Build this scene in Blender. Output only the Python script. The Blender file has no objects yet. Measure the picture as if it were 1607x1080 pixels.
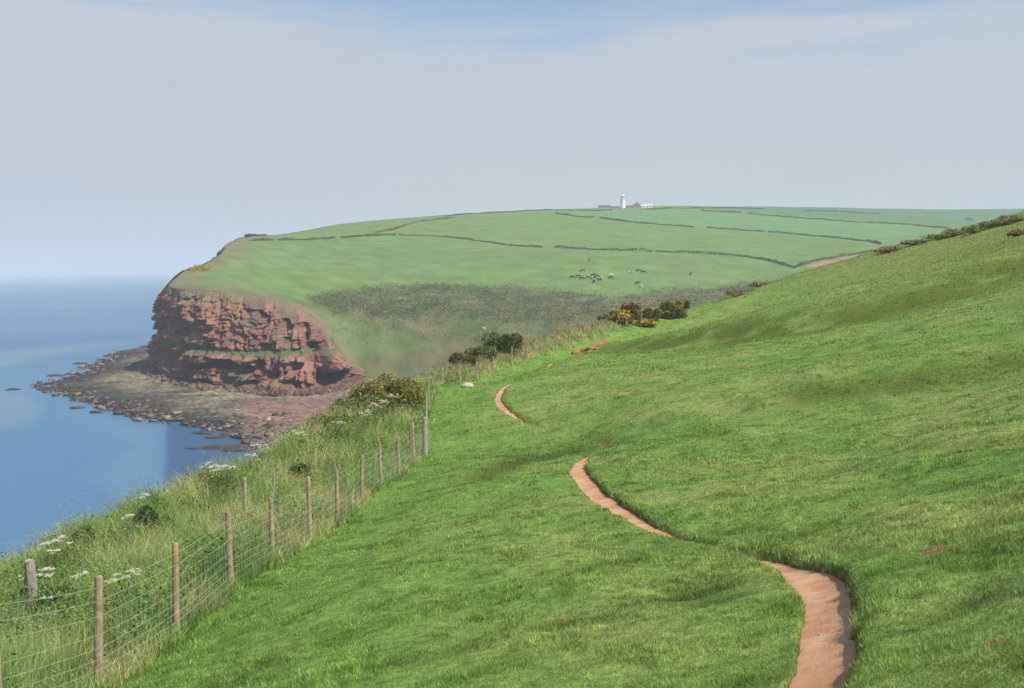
import bpy, bmesh, math, random
import numpy as np
from mathutils import Vector, Matrix, Euler

# ------------------------------------------------------------------ camera, world, sun, exposure
SC = bpy.context.scene
COL = SC.collection
W, H, F = 1607.0, 1080.0, 1723.0
CAMZ = 50.0
ROLL = math.atan(0.020)
PITCH = math.atan(127.0 / F)
cam_d = bpy.data.cameras.new('camera'); cam = bpy.data.objects.new('camera', cam_d); COL.objects.link(cam)
cam_d.sensor_width = 36.0; cam_d.lens = 36.0 * F / W
cam_d.clip_start = 0.1; cam_d.clip_end = 90000.0
MROT = Euler((math.pi / 2 - PITCH, 0, 0)).to_matrix() @ Matrix.Rotation(-ROLL, 3, 'Z')
cam.matrix_world = Matrix.Translation((0, 0, CAMZ)) @ MROT.to_4x4()
SC.camera = cam

SUN_DIR = Vector((0.74, -0.52, 1.04)).normalized()
SUN_EL = math.asin(SUN_DIR.z); SUN_ROT = math.atan2(SUN_DIR.x, SUN_DIR.y)
world = bpy.data.worlds.new('World'); SC.world = world; world.use_nodes = True
def build_world():
    nt = world.node_tree; nt.nodes.clear(); N = nt.nodes.new; L = nt.links.new
    out = N('ShaderNodeOutputWorld'); bg = N('ShaderNodeBackground'); L(bg.outputs[0], out.inputs[0])
    sky = N('ShaderNodeTexSky'); sky.sky_type = 'NISHITA'; sky.sun_disc = False
    sky.sun_elevation = SUN_EL; sky.sun_rotation = SUN_ROT; sky.air_density = 1.0; sky.dust_density = 0.6; sky.ozone_density = 1.6
    bg.inputs[1].default_value = 0.13
    tc = N('ShaderNodeTexCoord'); sep = N('ShaderNodeSeparateXYZ'); L(tc.outputs['Generated'], sep.inputs[0])
    # thin cloud bank low over the sea, in sky directions
    mp = N('ShaderNodeMapping'); mp.inputs['Scale'].default_value = (1.6, 1.6, 13.0); L(tc.outputs['Generated'], mp.inputs[0])
    no = N('ShaderNodeTexNoise'); no.inputs['Scale'].default_value = 2.3; no.inputs['Detail'].default_value = 7; no.inputs['Roughness'].default_value = .55
    L(mp.outputs[0], no.inputs[0])
    a = N('ShaderNodeMath'); a.operation = 'MULTIPLY_ADD'; L(no.outputs[0], a.inputs[0]); a.inputs[1].default_value = 0.15
    L(sep.outputs[2], a.inputs[2])
    x = N('ShaderNodeMath'); x.operation = 'MULTIPLY_ADD'; L(sep.outputs[0], x.inputs[0]); x.inputs[1].default_value = 0.055; L(a.outputs[0], x.inputs[2])
    mr = N('ShaderNodeMapRange'); mr.interpolation_type = 'SMOOTHSTEP'; L(x.outputs[0], mr.inputs[0])
    mr.inputs[1].default_value = 0.262; mr.inputs[2].default_value = 0.315; mr.inputs[3].default_value = 1.0; mr.inputs[4].default_value = 0.12
    # colour of the bank varies slowly
    no2 = N('ShaderNodeTexNoise'); no2.inputs['Scale'].default_value = 1.6; no2.inputs['Detail'].default_value = 4; L(mp.outputs[0], no2.inputs[0])
    cr = N('ShaderNodeMixRGB'); L(no2.outputs[0], cr.inputs[0])
    cr.inputs[1].default_value = (3.70, 4.25, 4.95, 1); cr.inputs[2].default_value = (4.50, 4.75, 5.25, 1)
    mx = N('ShaderNodeMixRGB'); L(mr.outputs[0], mx.inputs[0]); L(sky.outputs[0], mx.inputs[1]); L(cr.outputs[0], mx.inputs[2])
    L(mx.outputs[0], bg.inputs[0])
build_world()
sun_d = bpy.data.lights.new('sun', 'SUN'); sun = bpy.data.objects.new('sun', sun_d); COL.objects.link(sun)
sun_d.energy = 4.8; sun_d.angle = math.radians(0.6); sun_d.color = (1.0, 0.95, 0.86)
sun.rotation_euler = SUN_DIR.to_track_quat('Z', 'Y').to_euler(); sun.location = (60, -40, 140)
SC.view_settings.view_transform = 'Standard'; SC.view_settings.look = 'None'
SC.view_settings.exposure = 0.0; SC.view_settings.gamma = 1.0; SC.view_settings.use_curve_mapping = False
SC.cycles.use_denoising = True; SC.cycles.max_bounces = 6; SC.cycles.diffuse_bounces = 3
SC.cycles.transparent_max_bounces = 4; SC.cycles.volume_bounces = 2

# ------------------------------------------------------------------ helpers
rng = np.random.default_rng(7); random.seed(7)
MR = np.array(MROT)
def rays(px, py):
    px = np.asarray(px, float); py = np.asarray(py, float)
    c = np.stack([(px - W / 2) / F, -(py - H / 2) / F, -np.ones_like(px)], -1)
    return c @ MR.T
def P(px, py, d):                     # world point at forward distance d
    r = rays(px, py); k = d / r[..., 1]
    return r * k[..., None] + np.array([0, 0, CAMZ])
def proj(p):
    q = (np.asarray(p) - np.array([0, 0, CAMZ])) @ MR
    return W / 2 - q[..., 0] / q[..., 2] * F, H / 2 + q[..., 1] / q[..., 2] * F
def on_plane(px, py, z):
    r = rays(px, py); k = (z - CAMZ) / r[..., 2]
    return r * k[..., None] + np.array([0, 0, CAMZ])

def hsh(ix, iy, s):
    n = (ix.astype(np.int64) * 374761393 + iy.astype(np.int64) * 668265263 + s * 1442695041) & 0xffffffff
    n = ((n ^ (n >> 13)) * 1274126177) & 0xffffffff
    return ((n ^ (n >> 16)) & 0xffffff) / float(0xffffff)
def vn(x, y, s=0):
    x = np.asarray(x, float); y = np.asarray(y, float)
    ix = np.floor(x); iy = np.floor(y); fx = x - ix; fy = y - iy
    fx = fx * fx * (3 - 2 * fx); fy = fy * fy * (3 - 2 * fy)
    a = hsh(ix, iy, s); b = hsh(ix + 1, iy, s); c = hsh(ix, iy + 1, s); d = hsh(ix + 1, iy + 1, s)
    return (a * (1 - fx) + b * fx) * (1 - fy) + (c * (1 - fx) + d * fx) * fy
def fbm(x, y, sc, o=4, s=0):
    r = 0; a = .5; t = 0
    for k in range(o):
        r = r + a * vn(np.asarray(x) / sc * 2 ** k + 17.3 * k, np.asarray(y) / sc * 2 ** k - 9.1 * k, s + k); t += a; a *= .5
    return r / t
def ss(a, b, x):
    t = np.clip((x - a) / (b - a), 0, 1); return t * t * (3 - 2 * t)
class TPS:
    def __init__(s, pts, sc, lam=0.0):
        p = np.array(pts, float); s.sc = sc; s.x = p[:, :2] / sc; n = len(p)
        K = s.k(s.x, s.x) + lam * np.eye(n); Q = np.c_[np.ones(n), s.x]
        A = np.block([[K, Q], [Q.T, np.zeros((3, 3))]])
        s.w = np.linalg.solve(A, np.r_[p[:, 2], 0, 0, 0]); s.n = n
    def k(s, a, b):
        d2 = ((a[:, None] - b[None]) ** 2).sum(-1) + 1e-12
        return .5 * d2 * np.log(d2)
    def __call__(s, x, y):
        x, y = np.broadcast_arrays(np.asarray(x, float), np.asarray(y, float)); sh = x.shape
        q = np.stack([x.ravel(), y.ravel()], -1) / s.sc; o = np.empty(len(q))
        for i in range(0, len(q), 60000):
            c = q[i:i + 60000]; o[i:i + 60000] = s.k(c, s.x) @ s.w[:s.n] + s.w[s.n] + c @ s.w[s.n + 1:]
        return o.reshape(sh)
def seg_dist(x, y, poly, closed=False):
    """distance to polyline and side sign (+ = left of travel direction), plus parameter index"""
    x = np.asarray(x, float); y = np.asarray(y, float)
    poly = np.asarray(poly, float)[:, :2]
    if closed: poly = np.r_[poly, poly[:1]]
    best = np.full(x.shape, 1e18); side = np.zeros(x.shape); par = np.zeros(x.shape)
    for i in range(len(poly) - 1):
        a = poly[i]; b = poly[i + 1]; d = b - a; l2 = d @ d
        t = np.clip(((x - a[0]) * d[0] + (y - a[1]) * d[1]) / l2, 0, 1)
        qx = x - a[0] - t * d[0]; qy = y - a[1] - t * d[1]; dd = qx * qx + qy * qy
        m = dd < best - 1e-9
        cr = d[0] * (y - a[1]) - d[1] * (x - a[0])
        best = np.where(m, dd, best); side = np.where(m, np.sign(cr), side); par = np.where(m, i + t, par)
    return np.sqrt(best), side, par
def inside(x, y, poly):
    x = np.asarray(x, float); y = np.asarray(y, float); poly = np.asarray(poly, float)
    r = np.zeros(x.shape, bool); n = len(poly)
    for i in range(n):
        x0, y0 = poly[i][:2]; x1, y1 = poly[(i + 1) % n][:2]
        if y0 == y1: continue
        c = ((y0 > y) != (y1 > y)) & (x < (x1 - x0) * (y - y0) / (y1 - y0) + x0); r ^= c
    return r
def sdist(x, y, poly):                # + inside
    d, _, _ = seg_dist(x, y, poly, True); return np.where(inside(x, y, poly), d, -d)

def tag(o, label=None, cat=None, group=None, kind=None):
    if label: o['label'] = label
    if cat: o['category'] = cat
    if group: o['group'] = group
    if kind: o['kind'] = kind
    return o
def empty(name, loc, rz=0, **k):
    o = bpy.data.objects.new(name, None); o.empty_display_size = .3; COL.objects.link(o)
    o.location = loc; o.rotation_euler = (0, 0, rz); return tag(o, **k)
def mesh_np(name, v, f, mat, parent=None, col=None, smooth=False, loc=None, **k):
    me = bpy.data.meshes.new(name); v = np.ascontiguousarray(v, np.float32)
    f = np.ascontiguousarray(f, np.int32); n, m = f.shape
    me.vertices.add(len(v)); me.vertices.foreach_set('co', v.ravel())
    me.loops.add(n * m); me.loops.foreach_set('vertex_index', f.ravel())
    me.polygons.add(n); me.polygons.foreach_set('loop_start', np.arange(0, n * m, m, dtype=np.int32))
    if smooth: me.polygons.foreach_set('use_smooth', np.ones(n, bool))
    me.update(calc_edges=True)
    if col is not None:
        a = me.color_attributes.new('Col', 'FLOAT_COLOR', 'POINT')
        c = np.ones((len(v), 4), np.float32); c[:, :3] = col; a.data.foreach_set('color', c.ravel())
    me.materials.append(mat)
    o = bpy.data.objects.new(name, me); COL.objects.link(o)
    if parent: o.parent = parent
    if loc is not None: o.location = loc
    return tag(o, **k)
def grid_faces(nr, nc):
    i = np.arange((nr - 1) * (nc - 1)); r = i // (nc - 1); c = i % (nc - 1); a = r * nc + c
    return np.stack([a, a + 1, a + nc + 1, a + nc], -1)
def bm_obj(name, bm, mat, parent=None, smooth=False, **k):
    me = bpy.data.meshes.new(name); bm.to_mesh(me); bm.free()
    for p in me.polygons: p.use_smooth = smooth
    me.materials.append(mat); o = bpy.data.objects.new(name, me); COL.objects.link(o)
    if parent: o.parent = parent
    return tag(o, **k)
def tube(bm, pts, rad, n=8, cap=True):
    pts = [Vector(p) for p in pts]; rings = []
    for i, p in enumerate(pts):
        d = (pts[min(i + 1, len(pts) - 1)] - pts[max(i - 1, 0)]).normalized()
        u = d.cross(Vector((0, 0, 1)) if abs(d.z) < .9 else Vector((1, 0, 0))).normalized(); w = d.cross(u)
        r = rad[i] if hasattr(rad, '__len__') else rad
        rings.append([bm.verts.new(p + (u * math.cos(a) + w * math.sin(a)) * r) for a in [2 * math.pi * k / n for k in range(n)]])
    for a, b in zip(rings, rings[1:]):
        for k in range(n): bm.faces.new((a[k], a[(k + 1) % n], b[(k + 1) % n], b[k]))
    if cap: bm.faces.new(rings[0][::-1]); bm.faces.new(rings[-1])
def box(bm, c, s, rz=0, taper=1.0):
    m = Matrix.Rotation(rz, 3, 'Z'); vs = []
    for z in (-.5, .5):
        k = taper if z > 0 else 1
        for x, y in ((-.5, -.5), (.5, -.5), (.5, .5), (-.5, .5)):
            vs.append(bm.verts.new(Vector(c) + m @ Vector((x * s[0] * k, y * s[1] * k, z * s[2]))))
    for q in ((3, 2, 1, 0), (4, 5, 6, 7), (0, 1, 5, 4), (1, 2, 6, 5), (2, 3, 7, 6), (3, 0, 4, 7)): bm.faces.new([vs[i] for i in q])

def mat_basic(name, rgb, rough=.8, attr=False, noise=0, nscale=5, bump=0, bscale=20, trans=0, spec=.3, detail=5):
    m = bpy.data.materials.new(name); m.use_nodes = True; nt = m.node_tree; N = nt.nodes.new; L = nt.links.new
    b = nt.nodes['Principled BSDF']; b.inputs['Roughness'].default_value = rough; b.inputs['Specular IOR Level'].default_value = spec
    b.inputs['Base Color'].default_value = (*rgb, 1); src = None
    tc = N('ShaderNodeTexCoord')
    if attr:
        a = N('ShaderNodeAttribute'); a.attribute_name = 'Col'; src = a.outputs['Color']
    if noise:
        no = N('ShaderNodeTexNoise'); no.inputs['Scale'].default_value = nscale; no.inputs['Detail'].default_value = detail
        L(tc.outputs['Object'], no.inputs[0])
        mr = N('ShaderNodeMapRange'); L(no.outputs[0], mr.inputs[0]); mr.inputs[1].default_value = .3; mr.inputs[2].default_value = .7
        mr.inputs[3].default_value = 1 - noise; mr.inputs[4].default_value = 1 + noise
        mx = N('ShaderNodeVectorMath'); mx.operation = 'SCALE'
        if src: L(src, mx.inputs[0])
        else: mx.inputs[0].default_value = rgb
        L(mr.outputs[0], mx.inputs['Scale']); src = mx.outputs[0]
    if src: L(src, b.inputs['Base Color'])
    if bump:
        nb = N('ShaderNodeTexNoise'); nb.inputs['Scale'].default_value = bscale; nb.inputs['Detail'].default_value = 6
        L(tc.outputs['Object'], nb.inputs[0]); bp = N('ShaderNodeBump'); bp.inputs['Strength'].default_value = 1; bp.inputs['Distance'].default_value = bump
        L(nb.outputs[0], bp.inputs['Height']); L(bp.outputs[0], b.inputs['Normal'])
    if trans:
        t = N('ShaderNodeBsdfTranslucent'); t.inputs[0].default_value = (*rgb, 1)
        if src: L(src, t.inputs[0])
        mi = N('ShaderNodeMixShader'); mi.inputs[0].default_value = trans
        L(b.outputs[0], mi.inputs[1]); L(t.outputs[0], mi.inputs[2]); L(mi.outputs[0], nt.nodes['Material Output'].inputs[0])
    return m
M_GROUND = mat_basic('turf', (.1, .2, .04), .95, True, .35, 9, .03, 30, spec=.1)
M_BLADE = mat_basic('grass_blades', (.1, .2, .04), .6, True, trans=.38, spec=.2)
M_PATH = mat_basic('red_earth', (.40, .195, .115), .95, True, .10, 9, .006, 40, spec=.1)
M_FAR = mat_basic('pasture', (.15, .28, .08), .95, True, .16, .08, .25, .6, spec=.05)
M_CLIFF = mat_basic('sandstone', (.25, .12, .09), .95, True, .30, .9, .25, 2.2, spec=.1)
M_SHELF = mat_basic('shelf_rock', (.25, .2, .15), .9, True, .50, .6, .25, 1.5, spec=.2)
M_LEAF = mat_basic('leaves', (.05, .1, .02), .6, True, trans=.2, spec=.25)
M_PETAL = mat_basic('petals', (.85, .82, .68), .7, trans=.3, spec=.2)
M_YELLOW = mat_basic('yellow_petals', (.62, .42, .02), .6, trans=.2, noise=.2, nscale=6)
M_STEM = mat_basic('green_stems', (.12, .17, .05), .7)
M_TWIG = mat_basic('twigs', (.13, .09, .06), .9)
M_WOOD = mat_basic('weathered_wood', (.36, .27, .17), .85, False, .35, 14, .004, 60)
M_WOODG = mat_basic('grey_wood', (.36, .31, .25), .9, False, .3, 14, .004, 60)
M_WIRE = mat_basic('galvanised_wire', (.44, .50, .43), .6, spec=.4)
M_WHITE = mat_basic('white_render', (.85, .85, .83), .6, noise=.03, nscale=2)
M_SLATE = mat_basic('slate_roof', (.14, .14, .16), .7, noise=.2, nscale=2)
M_REDROOF = mat_basic('brown_roof', (.20, .13, .11), .8, noise=.2, nscale=2)
M_STONEW = mat_basic('stone_wall', (.33, .30, .27), .9, noise=.2, nscale=2)
M_GLASS = mat_basic('dark_glass', (.03, .035, .04), .15, spec=.5)
M_BOULDER = mat_basic('pale_stone', (.48, .42, .33), .9, noise=.3, nscale=4, bump=.03, bscale=8)
M_REDROCK = mat_basic('red_stone', (.34, .14, .08), .9, noise=.35, nscale=5, bump=.03, bscale=9)
M_WETROCK = mat_basic('wet_rock', (.07, .055, .045), .6, noise=.4, nscale=.8, bump=.15, bscale=2)

# ------------------------------------------------------------------ the near hillside
fence_px = [(-60, 1240, 6.2), (0, 1160, 8.3), (155, 1092, 10.4), (277, 1008, 12.7), (363, 933, 15.1), (428, 888, 17.4), (487, 853, 19.7), (530, 829, 21.8),
            (568, 799, 24), (599, 770, 26.5), (626, 748, 29), (650, 728, 31.3), (667, 718, 33.5), (669, 662, 40), (673, 636, 47),
            (694, 612, 58), (722, 602, 61.5), (749, 596, 65), (775, 586, 69), (803, 573, 73), (827, 562, 77), (850, 555, 81), (873, 553, 85), (893, 546, 89),
            (913, 539, 93), (931, 534, 97), (947, 529, 101), (968, 521, 105), (983, 517, 109), (1006, 508, 115), (1038, 500, 124)]
path_px = [(1262, 1240, 4.3), (1279, 1080, 6.0), (1292, 1030, 6.7), (1298, 985, 7.5), (1300, 950, 8.2), (1293, 918, 9.0), (1268, 896, 9.8), (1228, 879, 10.6), (1160, 860, 11.7), (1090, 843, 13.0), (1040, 830, 14.1), (1000, 812, 15.3),
           (955, 785, 17.8), (925, 760, 20.5), (906, 735, 24), (918, 712, 27.5), (950, 692, 31), (905, 680, 34), (842, 667, 36.5), (803, 648, 40), (783, 630, 43.5), (785, 615, 48),
           (803, 600, 52), (835, 585, 59), (858, 577, 64), (868, 566, 68), (900, 553, 78), (945, 540, 87), (1000, 517, 110)]
ctrl = [tuple(P(*p)) for p in fence_px[1:]] + [tuple(P(*p)) for p in path_px]
for p in [(1600, 1080, 4.6), (1607, 800, 10), (1607, 680, 16.5), (1607, 600, 25), (1607, 500, 38), (1607, 420, 62), (1607, 370, 95), (1607, 337, 140),
          (1250, 1080, 5.9), (1400, 900, 8.0), (1250, 700, 22), (1250, 560, 42), (1250, 470, 82), (1250, 432, 135), (1450, 750, 14), (1420, 620, 27), (1420, 430, 85), (1420, 384, 140), (1450, 520, 42),
          (800, 1080, 7.6), (600, 1080, 8.4), (400, 1080, 9.4), (800, 850, 14.2), (600, 900, 13.0), (700, 720, 31), (1100, 960, 8.8), (1100, 760, 18.6), (1000, 640, 34), (1000, 560, 65),
          (1100, 520, 80), (1100, 480, 140), (1180, 455, 138), (760, 760, 23), (900, 900, 11.3), (740, 650, 41)]:
    ctrl.append(tuple(P(*p)))
for x, y, z in [(0, 0, -1.65), (2.5, 1.5, -1.3), (-3, 2, -2.7), (6, 0, -.5), (20, 0, 2.6), (12, 6, .6), (50, 20, 8), (70, 60, 8), (-4, -6, -2.3), (5, -10, .3),
                (-9.9, 6, -3.7), (-9.3, 10, -4.0), (100, 100, 14), (100, 150, 14), (130, 40, 20)]:
    ctrl.append((x, y, CAMZ + z))
RIMPX = [(-60, 900, 13.6), (0, 870, 15.4), (100, 824, 18), (200, 777, 20.5), (300, 738, 24), (400, 708, 28), (440, 692, 30), (480, 670, 32.5), (520, 650, 36), (560, 634, 40), (600, 622, 45), (640, 606, 51),
         (672, 588, 58), (700, 573, 64), (760, 552, 71), (830, 532, 81), (900, 509, 96), (960, 497, 112), (1020, 488, 128)]
RIMG = np.array([P(*p) - np.array([0, 0, .42 + .34 * float(np.clip((44 - p[2]) / 14, 0, 1))]) for p in RIMPX])
def dens(p, n):
    p = np.asarray(p); k = np.linspace(0, len(p) - 1, (len(p) - 1) * n + 1); return np.stack([np.interp(k, np.arange(len(p)), p[:, i]) for i in range(3)], -1)
_n = np.gradient(RIMG[:, :2], axis=0); _n /= np.linalg.norm(_n, axis=1)[:, None]
RIMO = RIMG + np.c_[-_n[:, 1] * 6, _n[:, 0] * 6, -2.6 * np.ones(len(RIMG))]
ctrl += [tuple(p) for p in RIMO[11:]] + [tuple(p) for p in RIMG] + [tuple(p) for p in dens(RIMG[11:], 5)] + [tuple(p) for p in dens([P(*p) for p in fence_px[15:]], 3)]
_keep = []
for c in ctrl:
    if all((c[0] - k[0]) ** 2 + (c[1] - k[1]) ** 2 > .09 for k in _keep): _keep.append(c)
tps_n = TPS(_keep, 30.0, 0.0003)
_t = np.gradient(RIMG[:, :2], axis=0); _t /= np.linalg.norm(_t, axis=1)[:, None]
EDGE = np.r_[[(-11.5, -12), (-11.2, 4)], RIMG[:, :2] + np.stack([-_t[:, 1], _t[:, 0]], -1) * .55, [(21, 136), (31, 146), (45, 152), (70, 152), (110, 156), (240, 160)]]
PATHW = np.array([P(*p)[:2] for p in path_px])
FENCE = np.array([P(*p)[:2] for p in fence_px])
# width of bare trail along the path (by control index), metres; 0 where grass has closed over it
pw = np.array([.33, .33, .335, .34, .335, .33, .31, .20, .085, .14, .21, .26, .38, .42, .42, .28, .10, .0, .08, .22, .30, .32, .22, .0, .14, .30, .0, .0, .0])
def catmull(p, n=10):
    p = np.asarray(p, float); q = np.r_[[2 * p[0] - p[1]], p, [2 * p[-1] - p[-2]]]; o = []
    for i in range(len(p) - 1):
        a, b, c, d = q[i:i + 4]
        for t in np.arange(n) / n: o.append(.5 * (2 * b + (c - a) * t + (2 * a - 5 * b + 4 * c - d) * t * t + (3 * b - a - 3 * c + d) * t ** 3))
    return np.array(o + [p[-1]])
PSM = catmull(np.c_[PATHW, pw], 4)
PSM[:, 2] = np.clip(PSM[:, 2], 0, 1) * np.interp(PSM[:, 1], [10, 15, 25, 60, 75], [1, .82, .80, .85, .9])
def path_info(x, y):
    x, y = np.broadcast_arrays(np.asarray(x, float), np.asarray(y, float)); sh = x.shape; x = np.atleast_1d(x); y = np.atleast_1d(y)
    D = x - np.interp(y, PSM[:, 1], PSM[:, 0]); d = np.abs(D); sd = -np.sign(D); W_ = np.zeros(x.shape)
    m = (d < 4) & (y > 2) & (y < 112)
    if m.any():
        a, b, par = seg_dist(x[m], y[m], PSM)
        W_[m] = np.interp(par, np.arange(len(PSM)), PSM[:, 2]) * (1 + .30 * (fbm(x[m], y[m], .8, 4, 5) - .5) * 2 + .30 * (fbm(x[m], y[m], .16, 3, 6) - .5))
        d = d.copy(); d[m] = a; sd[m] = b
    return d.reshape(sh), W_.reshape(sh) / 2, sd.reshape(sh), None
def edge_out(x, y):                   # + outside the hilltop edge (to the left of it)
    d, s, _ = seg_dist(x, y, EDGE); return d * s
# long low bank crossing the hillside and two terrace steps (world polylines)
B1 = np.array([P(940, 545, 86)[:2], P(1050, 522, 78)[:2], P(1200, 490, 68)[:2], P(1340, 462, 62)[:2], P(1460, 430, 62)[:2], P(1607, 395, 66)[:2], P(1750, 370, 70)[:2]])
B2 = np.array([P(1180, 625, 31)[:2], P(1340, 590, 30)[:2], P(1480, 556, 29)[:2], P(1640, 520, 30)[:2]])
B3 = np.array([P(700, 765, 23.5)[:2], P(780, 720, 27)[:2], P(840, 690, 32)[:2]])
def band(x, y, B, w):
    d, s, p = seg_dist(x, y, B); m = len(B) - 1
    e = np.clip(p * 2, 0, 1) * np.clip((m - p) * 2, 0, 1)
    return d * s, e
def zn(x, y, carve=True):
    x = np.asarray(x, float); y = np.asarray(y, float)
    z = tps_n(x, y); r = np.hypot(x, y)
    d, hw, sd, _ = path_info(x, y); pk = ss(.0, .9, d - hw)
    lump = (fbm(x, y, 2.6, 4, 11) - .5) * .28 + (fbm(x, y, .7, 3, 21) - .5) * .06
    # sheep terracettes: ripples that follow the contour
    t = fbm(x * .9 + y * .12, y * .22, .9, 3, 31) - .5
    z = z + (lump * ss(1, 6, r) + t * .16 * ss(8, 20, r)) * pk
    for B, w, h in ((B1, 3.0, .85), (B2, 1.6, .42), (B3, .8, .22)):
        s, e = band(x, y, B, w); z = z + h * e * (ss(-w, w, s) - .5) * np.exp(-(s / (w * 3)) ** 2)
    for hx, hy, hr, hh in HOLLOWS: z = z - hh * np.exp(-((x - hx) ** 2 + (y - hy) ** 2) / hr ** 2)
    fd, fs, _ = seg_dist(x, y, FENCE)
    z = z + (fbm(x, y, 1.3, 3, 41) - .35) * .5 * ss(.4, 1.6, fd * fs) * (1 - .8 * ss(44, 58, y))
    o = edge_out(x, y); z = z - np.where(o > -.5, (1.15 + 1.2 * ss(45, 60, y)) * (o + .5) ** 2 / (np.abs(o + .5) + 1.2), 0)
    if carve:
        vis = np.clip(hw * 8, 0, 1)
        z = z - .11 * ss(hw + .05, hw - .02, d) * vis - .03 * ss(hw + .5, hw, d)
        z = z + .07 * vis * np.where(sd < 0, np.exp(-((d - hw - .13) / .14) ** 2), 0) * .8     # turf bank on the uphill side
    return np.maximum(z, 1.0 - 4 + 0 * z)
HOLLOWS = []
for px, py, d, r, h in [(1080, 905, 10.3, .55, .16), (1110, 940, 9.4, .35, .10), (1455, 845, 9.4, .22, .14), (1570, 905, 7.6, .3, .12), (1510, 965, 6.9, .25, .12), (870, 690, 31, 2.2, .18),
                        (1140, 830, 13.6, .45, .12), (1590, 860, 8.4, .4, .12)]:
    q = P(px, py, d); HOLLOWS.append((q[0], q[1], r, h))
def hit(px, py, fn, h=0., d0=3., d1=250., n=700):
    for k in range(14):
        q = hit1(px, py + 4 * k, fn, h, d0, d1, n)
        if q is not None: return q
def hit1(px, py, fn, h=0., d0=3., d1=250., n=700):
    ds = np.geomspace(d0, d1, n); r = rays(px, py); k = ds / r[1]
    X = r[0] * k; Y = ds; Z = CAMZ + r[2] * k; g = fn(X, Y) + h
    b = np.nonzero(Z < g)[0]
    if len(b) == 0: return None
    i = max(b[0], 1); f = (Z[i - 1] - g[i - 1]) / max((Z[i - 1] - g[i - 1]) - (Z[i] - g[i]), 1e-9)
    return np.array([X[i - 1] + f * (X[i] - X[i - 1]), Y[i - 1] + f * (Y[i] - Y[i - 1]), Z[i - 1] + f * (Z[i] - Z[i - 1]) - h])

G_LUSH = np.array([.210, .362, .070]); G_YEL = np.array([.350, .410, .115]); G_DARK = np.array([.125, .225, .040]); G_DEEP = np.array([.075, .125, .028]); G_DRY = np.array([.30, .245, .11]); SOIL = np.array([.30, .14, .08])
BARE = []
for px, py, d, r in [(1457, 855, 9.1, .12), (1465, 878, 8.7, .1), (880, 985, 9.6, .07), (855, 725, 27, .15), (850, 745, 24.5, .1), (1262, 825, 13, .07), (1560, 1040, 5.6, .04), (950, 690, 31, .2)]:
    q = P(px, py, d); BARE.append((q[0], q[1], r))
def lerp(a, b, t): return a + (b - a) * np.clip(t, 0, 1)[..., None]
def grass_col(x, y):
    x = np.asarray(x, float); y = np.asarray(y, float); r = np.hypot(x, y)
    n1 = fbm(x, y, 5.0, 4, 51); n2 = fbm(x * .8 + y * .2, y * .4, 1.1, 4, 61); n3 = fbm(x, y, .45, 3, 71)
    fd, fs, _ = seg_dist(x, y, FENCE)
    c = lerp(np.broadcast_to(G_LUSH, x.shape + (3,)), G_YEL, ss(.35, .75, n1 * .45 + n2 * .55) * .9 * ss(0.2, 5, fd) + .12)
    c = lerp(c, G_DARK, ss(.5, .78, fbm(x, y, .45, 4, 81)) * .6)
    # hillside well above the trail is drier and paler
    up = ss(.12, .30, (x - 4 - .05 * y) / (y + 8)) * ss(30, 110, r)
    c = lerp(c, np.array([.30, .33, .10]), up * .7)
    for B, w, k in ((B1, 3.4, .55), (B2, 1.2, .5), (B3, .5, .6)):
        s, e = band(x, y, B, w); c = lerp(c, G_DEEP * np.array([1.9, 1.5, 1.3]), e * np.exp(-((s + w * .3) / w) ** 2) * k * 1.7 * ss(.2, .5, fbm(x, y, 2.5, 3, 91)))  # deeper green along the low bank and terrace steps
    for hx, hy, hr, hh in HOLLOWS: c = lerp(c, G_DEEP, .8 * np.exp(-((x - hx) ** 2 + (y - hy) ** 2) / (hr * .9) ** 2) * ss(.3, .6, n3 + .1))  # deeper green inside each hollow
    return c
def bank_col(x, y, n):
    a = fbm(x, y, 1.4, 4, 101); b = fbm(x, y, .5, 3, 111)
    c = lerp(np.broadcast_to(np.array([.28, .42, .10]), x.shape + (3,)), np.array([.52, .50, .20]), ss(.42, .72, a) * .85)
    c = lerp(c, np.array([.09, .19, .04]), ss(.5, .68, b) * .75)
    return c
def is_bank(x, y):
    fd, fs, _ = seg_dist(x, y, FENCE)
    return fd * fs            # + metres to the seaward side of the fence line

def hillside():
    th = np.radians(np.arange(-62, 48.01, .14)); r = np.geomspace(1.6, 330, 620)
    R, T = np.meshgrid(r, th, indexing='ij'); x = R * np.sin(T); y = R * np.cos(T)
    z = zn(x, y)
    c = grass_col(x, y) * .8
    bk = is_bank(x, y); c = lerp(c, bank_col(x, y, 0) * .6, ss(0, .3, bk))
    o = edge_out(x, y); c = lerp(c, np.array([.16, .12, .07]), ss(.3, 2.5, o) * .7)
    d, hw, sd, _ = path_info(x, y); c = lerp(c, SOIL * .45, ss(hw + .05, hw, d) * np.clip(hw * 8, 0, 1))
    for bx, by, br in BARE: c = lerp(c, SOIL, ss(br * 1.2, br * .6, np.hypot(x - bx, (y - by) * .6) + (fbm(x, y, .12, 2, 9) - .5) * .1))
    v = np.stack([x, y, z], -1).reshape(-1, 3)
    mesh_np('hillside', v, grid_faces(*x.shape)[:, ::-1], M_GROUND, col=c.reshape(-1, 3), smooth=True, kind='structure')
    # ground behind and around the viewer
hillside()

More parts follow.
